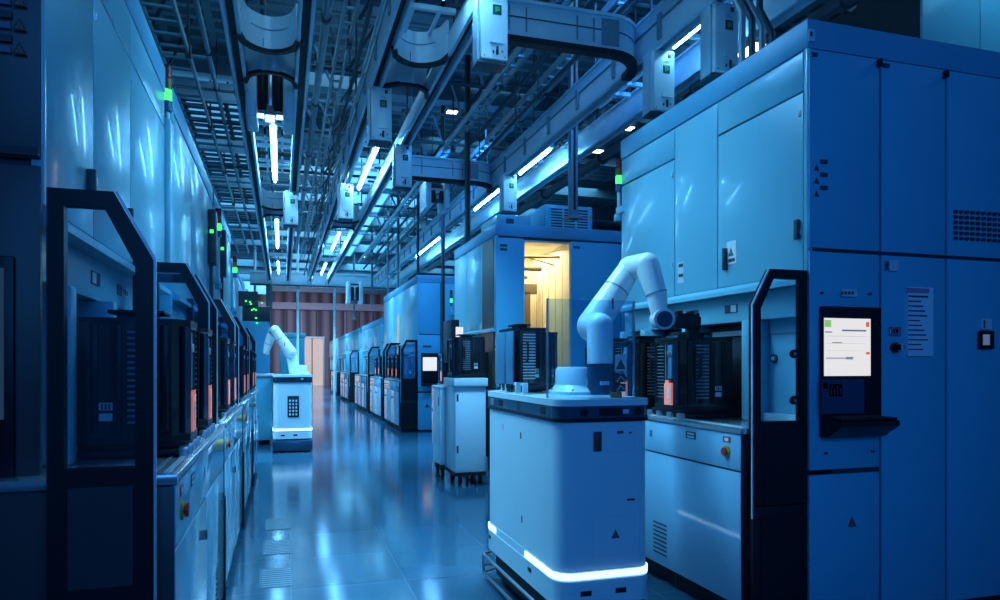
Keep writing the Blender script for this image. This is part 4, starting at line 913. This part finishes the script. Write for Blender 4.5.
# conduits on top of the near tool
t = thing('roof_conduits', 'bent cables and valves on the roof of the near blue tool', 'cables', (4.5, 4.2, 3.02))
for k in range(6):
    x = 3.35 + k * .28
    part(MB().tube([(x, 3.5 + .06 * k, 3.02), (x, 3.5 + .06 * k, 3.25), (x + .03, 3.56 + .06 * k, 3.36), (x + .14, 3.7 + .06 * k, 3.40), (x + .5, 4.4, 3.40), (x + .55, 4.6, 3.02)], .018 + .004 * (k % 3), DSTEEL if k % 2 else ALUD, 8), 'cable', t)
part(MB().box(4.6, 4.9, 3.6, 3.8, 3.02, 3.30, DSTEEL, .01).cyl((4.75, 3.7, 3.3), (4.75, 3.7, 3.4), .05, ALUD), 'valve_block', t)
t = thing('riser_pipes', 'dark riser pipes behind the top edge of the near blue tool', 'pipes', (2.9, 4.6, 3.02))
for k in range(4):
    p = at(742 + k * 10, 20, X=2.75 + .12 * k)
    part(MB().tube([(p.x, p.y, 3.02), (p.x, p.y, 3.5), (p.x - .02, p.y + .1, 3.7), (p.x, p.y + .1, 5.7)], .022, DSTEEL if k % 2 else ALUD, 8), 'pipe', t)
# ---- cable ladders, pipes and braces under the roof
LADM = mat('ladder galvanised', (.22, .33, .38), .5, metal=.3)
def ladder(label, x, z, w, Y0, Y1, step, posts=True):
    t = thing('cable_ladder', label, 'cable ladder', (x, (Y0 + Y1) / 2, z), 'cable ladders under the roof')
    for s in (-1, 1): part(MB().box(x + s * w / 2 - .012, x + s * w / 2 + .012, Y0, Y1, z, z + .08, LADM), 'side_rail', t)
    y = Y0 + .1; r0 = part(MB().box(x - w / 2, x + w / 2, y - .018, y + .018, z + .01, z + .03, LADM), 'rung', t); k = 1
    while y + step * k < Y1 and k < 99:
        c = r0.copy(); C.objects.link(c); c.location.y = step * k; k += 1
    y = Y0 + 1.0
    while y < min(Y1, 22):
        part(MB().cyl((x + w / 2, y, z + .08), (x + w / 2, y, 5.72), .012, DSTEEL, n=8).box(x + w / 2 - .03, x + w / 2 + .03, y - .05, y + .05, z - .02, z + .12, DSTEEL), 'hanger', t); y += 2.55
ladder('cable ladder between the keypad-robot track and the central track', .62, 4.65, .11, 4, 23.5, .30)
ladder('cable ladder beside the central track, over the aisle edge', 2.46, 4.60, .12, 4.5, 23.5, .26)
ladder('cable ladder along the inner edge of the track over the lit bay', 3.12, 4.75, .14, 5, 23.5, .26)
ladder('wide cable ladder above the track over the lit bay', 4.4, 5.0, .30, 5, 23.5, .30)
ladder('cable ladder above the glossy-door tools', -1.15, 4.75, .30, 5, 23.5, .30)
cols = (DSTEEL, ALUD, ALU, DSTEEL, ALUD)
for k, (lab, x, z, r) in enumerate((('thin conduit just inside of the central track', .70, 4.25, .02), ('dark pipe above the gap between the keypad-robot track and the central track', .45, 5.0, .045), ('dark pipe beside the central track', 1.85, 4.75, .05), ('dark straight pipe between the two ladders beside the central track', 2.66, 4.55, .03),
                                    ('paired pipe above the track over the lit bay', 3.5, 5.1, .06), ('thick pipe above the touchscreen row', 4.9, 4.6, .08), ('thin pipe above the glossy-door tools', -.85, 5.05, .03), ('thick duct pipe above the glossy-door tools', -1.7, 4.9, .10), ('slim pipe under the roof over the keypad-robot track', -.2, 5.2, .03),
                                    ('slim pipe under the roof over the central track', 1.2, 5.2, .03), ('lowest thin pipe beside the track over the lit bay', 2.86, 4.42, .025))):
    o = MB(); o.tube([(x, 3.5, z), (x, 24.3, z)], r, cols[k % 5], 10)
    t = thing('ceiling_pipe', lab, 'pipe', (x, 14, z), 'pipes running along under the roof')
    part(o, 'pipe', t); y = 5.2
    while y < 23: part(MB().cyl((x, y - .03, z), (x, y + .03, z), r * 1.35, DSTEEL, n=10).cyl((x, y, z), (x, y, 5.72), .008, DSTEEL, n=6), 'pipe_hanger', t); y += 2.55
for k in range(6):
    y0 = 6.0 + k * 2.55
    b = MB()
    for x in (-2.0, .35, 2.15, 4.2):
        for q in range(2):
            b.tube([(x, y0 + q * 1.2, 5.70), (x + .45, y0 + .6 + q * 1.2, 5.05)], .022, ALUD, 6).tube([(x + .45, y0 + .6 + q * 1.2, 5.05), (x + .9, y0 + q * 1.2, 5.70)], .022, DSTEEL, 6)
    b.tube([(-2.5, y0 + .6, 5.04), (5.6, y0 + .6, 5.04)], .03, DSTEEL, 8).tube([(-2.5, y0 + 1.8, 5.04), (5.6, y0 + 1.8, 5.04)], .022, ALUD, 8)
    tag(b.build('roof_truss'), 'dark steel lattice truss under the roof deck, %s from the entrance end' % ['first', 'second', 'third', 'fourth', 'fifth', 'sixth'][k], 'truss', 'lattice trusses under the roof')
# bright waffle light panels over the left tools
WPAN = mat('waffle panel lamp', (.6, .8, .9), .4, emit=(.10, .42, .80), es=.9)
for k in range(1, 7):
    y0 = 8.35 + k * 2.55; x0, x1 = -2.6, -.52
    t = thing('ceiling_light_panel', 'glowing blue ceiling panel behind a waffle grid, number %s from the camera' % ['one', 'two', 'three', 'four', 'five', 'six'][k - 1], 'light panel', ((x0 + x1) / 2, y0 + 1, 5.1), 'waffle grid ceiling panels')
    part(MB().box(x0, x1, y0, y0 + 2.1, 5.22, 5.26, WPAN), 'diffuser', t)
    g = MB()
    for q in range(8): g.box(x0 + q * .295, x0 + .06 + q * .295, y0, y0 + 2.1, 5.16, 5.20, DSTEEL)
    for q in range(8): g.box(x0, x1, y0 + q * .286, y0 + .07 + q * .286, 5.16, 5.20, DSTEEL)
    part(g, 'waffle_grid', t)
    part(MB().box(x0 - .05, x1 + .05, y0 - .14, y0 - .02, 5.06, 5.30, ALU, .006), 'edge_beam', t)
    part(MB().cyl((x0 + .3, y0 + 1, 5.26), (x0 + .3, y0 + 1, 5.75), .015, DSTEEL, n=8).cyl((x1 - .3, y0 + 1, 5.26), (x1 - .3, y0 + 1, 5.75), .015, DSTEEL, n=8), 'hanger', t)
VENTP = mat('floor vent plate', (.04, .10, .16), .25)
ADDED_TROF = mat('added troffer lens', (.8, .9, .95), .4, emit=(.10, .46, .95), es=1.6)  # lens of ceiling panels added to reflect in the glossy doors
for k in range(5):
    y0 = 13.45 + k * 2.55; x0, x1 = 1.36, 2.34
    t = thing('added_troffer', 'wide added ceiling light panel above the central track, %s of five' % ['first', 'second', 'third', 'fourth', 'fifth'][k], 'light panel', ((x0 + x1) / 2, y0 + 1.1, 5.2), 'added ceiling light panels above the central track')
    part(MB().box(x0, x1, y0, y0 + 2.2, 5.20, 5.215, ADDED_TROF), 'lens', t)
    part(MB().ring([(x0 - .04, y0 - .04), (x1 + .04, y0 - .04), (x1 + .04, y0 + 2.24), (x0 - .04, y0 + 2.24)], [(x0, y0), (x1, y0), (x1, y0 + 2.2), (x0, y0 + 2.2)], 'z', 5.18, 5.30, ALU), 'frame', t)
    part(MB().box(x0, x1, y0, y0 + 2.2, 5.22, 5.29, ALUD), 'housing', t)
    for yy in (y0 + .3, y0 + 1.9): part(MB().cyl((x0 + .5, yy, 5.29), (x0 + .5, yy, 5.73), .012, DSTEEL, n=8), 'hanger', t)
x0, x1, y0 = -2.6, -.7, 35.5
t = thing('added_troffer', 'large added ceiling light panel at the end of the hall', 'light panel', (-1.65, 38.5, 5.2))  # added panel, meant to reflect on the third tool's side
part(MB().box(x0, x1, y0, y0 + 6, 5.20, 5.215, ADDED_TROF), 'lens', t); part(MB().box(x0 - .05, x1 + .05, y0 - .05, y0 + 6.05, 5.22, 5.30, ALU), 'housing', t)
for yy in (y0 + 1, y0 + 5): part(MB().cyl((-1.65, yy, 5.30), (-1.65, yy, 5.73), .015, DSTEEL, n=8), 'hanger', t)
# perforated floor vents on the left of the aisle
for k, (x, y) in enumerate(((-.03, 4.5), (-.03, 5.25), (-.03, 6.0))):
    m = MB().box(x - .10, x + .10, y - .2, y + .2, .0, .003, VENTP)
    for q in range(9): m.box(x - .085, x + .085, y - .18 + q * .042, y - .172 + q * .042, .002, .004, ALUD)
    tag(m.build('floor_vent'), 'slotted steel floor vent beside the glossy-row benches, %s' % ['first of three', 'middle of three', 'last of three'][k], 'floor vent', 'slotted floor vents')
# ------------------------------------------------------------------ lights
def area(name, loc, size, size_y, power, col, target=None, spread=180):
    l = bpy.data.lights.new(name, 'AREA'); l.shape = 'RECTANGLE'; l.size = size; l.size_y = size_y; l.energy = power; l.color = col; l.spread = math.radians(spread)
    o = bpy.data.objects.new(name, l); C.objects.link(o); o.location = loc
    if target is not None: o.rotation_euler = (Vector(target) - Vector(loc)).to_track_quat('-Z', 'Y').to_euler()
    return o
CY = (.23, .62, .94); RB = (.03, .20, 1.0); TEAL = (.14, .54, .9)
for k in range(6):
    y = 4.5 + 6.2 * k
    area('aisle_fill', (.52, y, 5.6), 1.6, 4.0, 40 if k < 2 else 110, CY, (.52, y, 0))  # added fill light over the aisle, without a fitting
    area('row_fill', (3.3, y + 2, 5.65), 1.2, 4.0, 25 if k < 2 else 130, TEAL, (3.3, y + 2, 0))  # added blue fill above the touchscreen row
    area('side_fill', (6.8, y, 5.6), 1.2, 4.0, 60, TEAL, (6.8, y, 0))  # added fill that brightens the tall cabinet
    area('left_fill', (-1.6, y + 2, 5.65), 1.2, 4.0, 14 if k < 2 else 80, TEAL, (-1.6, y + 2, 0))  # added blue fill above the glossy-door row
    area('left_row_fill', (-.66, y - .5, 3.30), .25, 5.0, 105 if k < 2 else 210, CY, (.7, y - .5, .3), 85 if k < 2 else 115)  # added fill to brighten robot sides and the row opposite
    area('right_row_fill', (2.50, y, 3.22), .25, 5.0, 85 if k < 2 else 200, CY, (1.0, y, 0), 85 if k < 2 else 115)  # added fill to brighten the glossy-row bench fronts
area('far_fill', (.9, 36, 5.0), 3, 6, 480, (.62, .70, .9), (.9, 41, 0))  # added fill that lifts the far end of the hall
area('cart_fill', (1.95, 6.2, 3.7), .5, .4, 26, CY, (1.9, 7.6, .6), 80)  # unseen fill added just to brighten the white cart
area('tool_front_fill', (3.2, 5.6, 5.3), 1.6, .6, 55, (.03, .28, 1.0), (3.0, 8.3, 1.3), 110)  # added blue fill for the front of the lit-bay tool
area('tool_front_fill', (2.7, 10.9, 5.0), 1.2, .6, 60, (.03, .30, 1.0), (2.8, 13.4, 1.3), 110)  # same added fill for the front of the third tool
area('rear_fill', (.9, -2.6, 3.2), 4, 2.5, 95, (.05, .30, 1.0), (2.2, 5, 1.6))  # unseen fill added behind the camera for faces turned to it
for yy, e in ((8.7, 10), (9.3, 12)): area('bay_lamp', ((oa + ob) / 2, yy, 2.79), .5, .4, e, (1.0, .84, .50), ((oa + ob) / 2, yy + .25, 0))
w = bpy.data.worlds.new('World'); bpy.context.scene.world = w; w.use_nodes = True
w.node_tree.nodes['Background'].inputs['Color'].default_value = (.016, .145, .46, 1); w.node_tree.nodes['Background'].inputs['Strength'].default_value = .35
# ------------------------------------------------------------------ camera and view
cam = bpy.data.cameras.new('camera'); co = bpy.data.objects.new('camera', cam); C.objects.link(co)
co.location = (0, 0, EYE); co.rotation_euler = (PI / 2, 0, -YAW)
cam.sensor_width = 36; cam.lens = FPX / 1000 * 36; cam.shift_y = .064; cam.clip_end = 200; cam.clip_start = .02
S = bpy.context.scene; S.camera = co
S.view_settings.view_transform = 'Standard'; S.view_settings.look = 'None'; S.view_settings.gamma = 1; S.view_settings.use_curve_mapping = False
S.view_settings.exposure = 0.0
S.cycles.use_denoising = True; S.cycles.max_bounces = 8; S.cycles.sample_clamp_indirect = 6
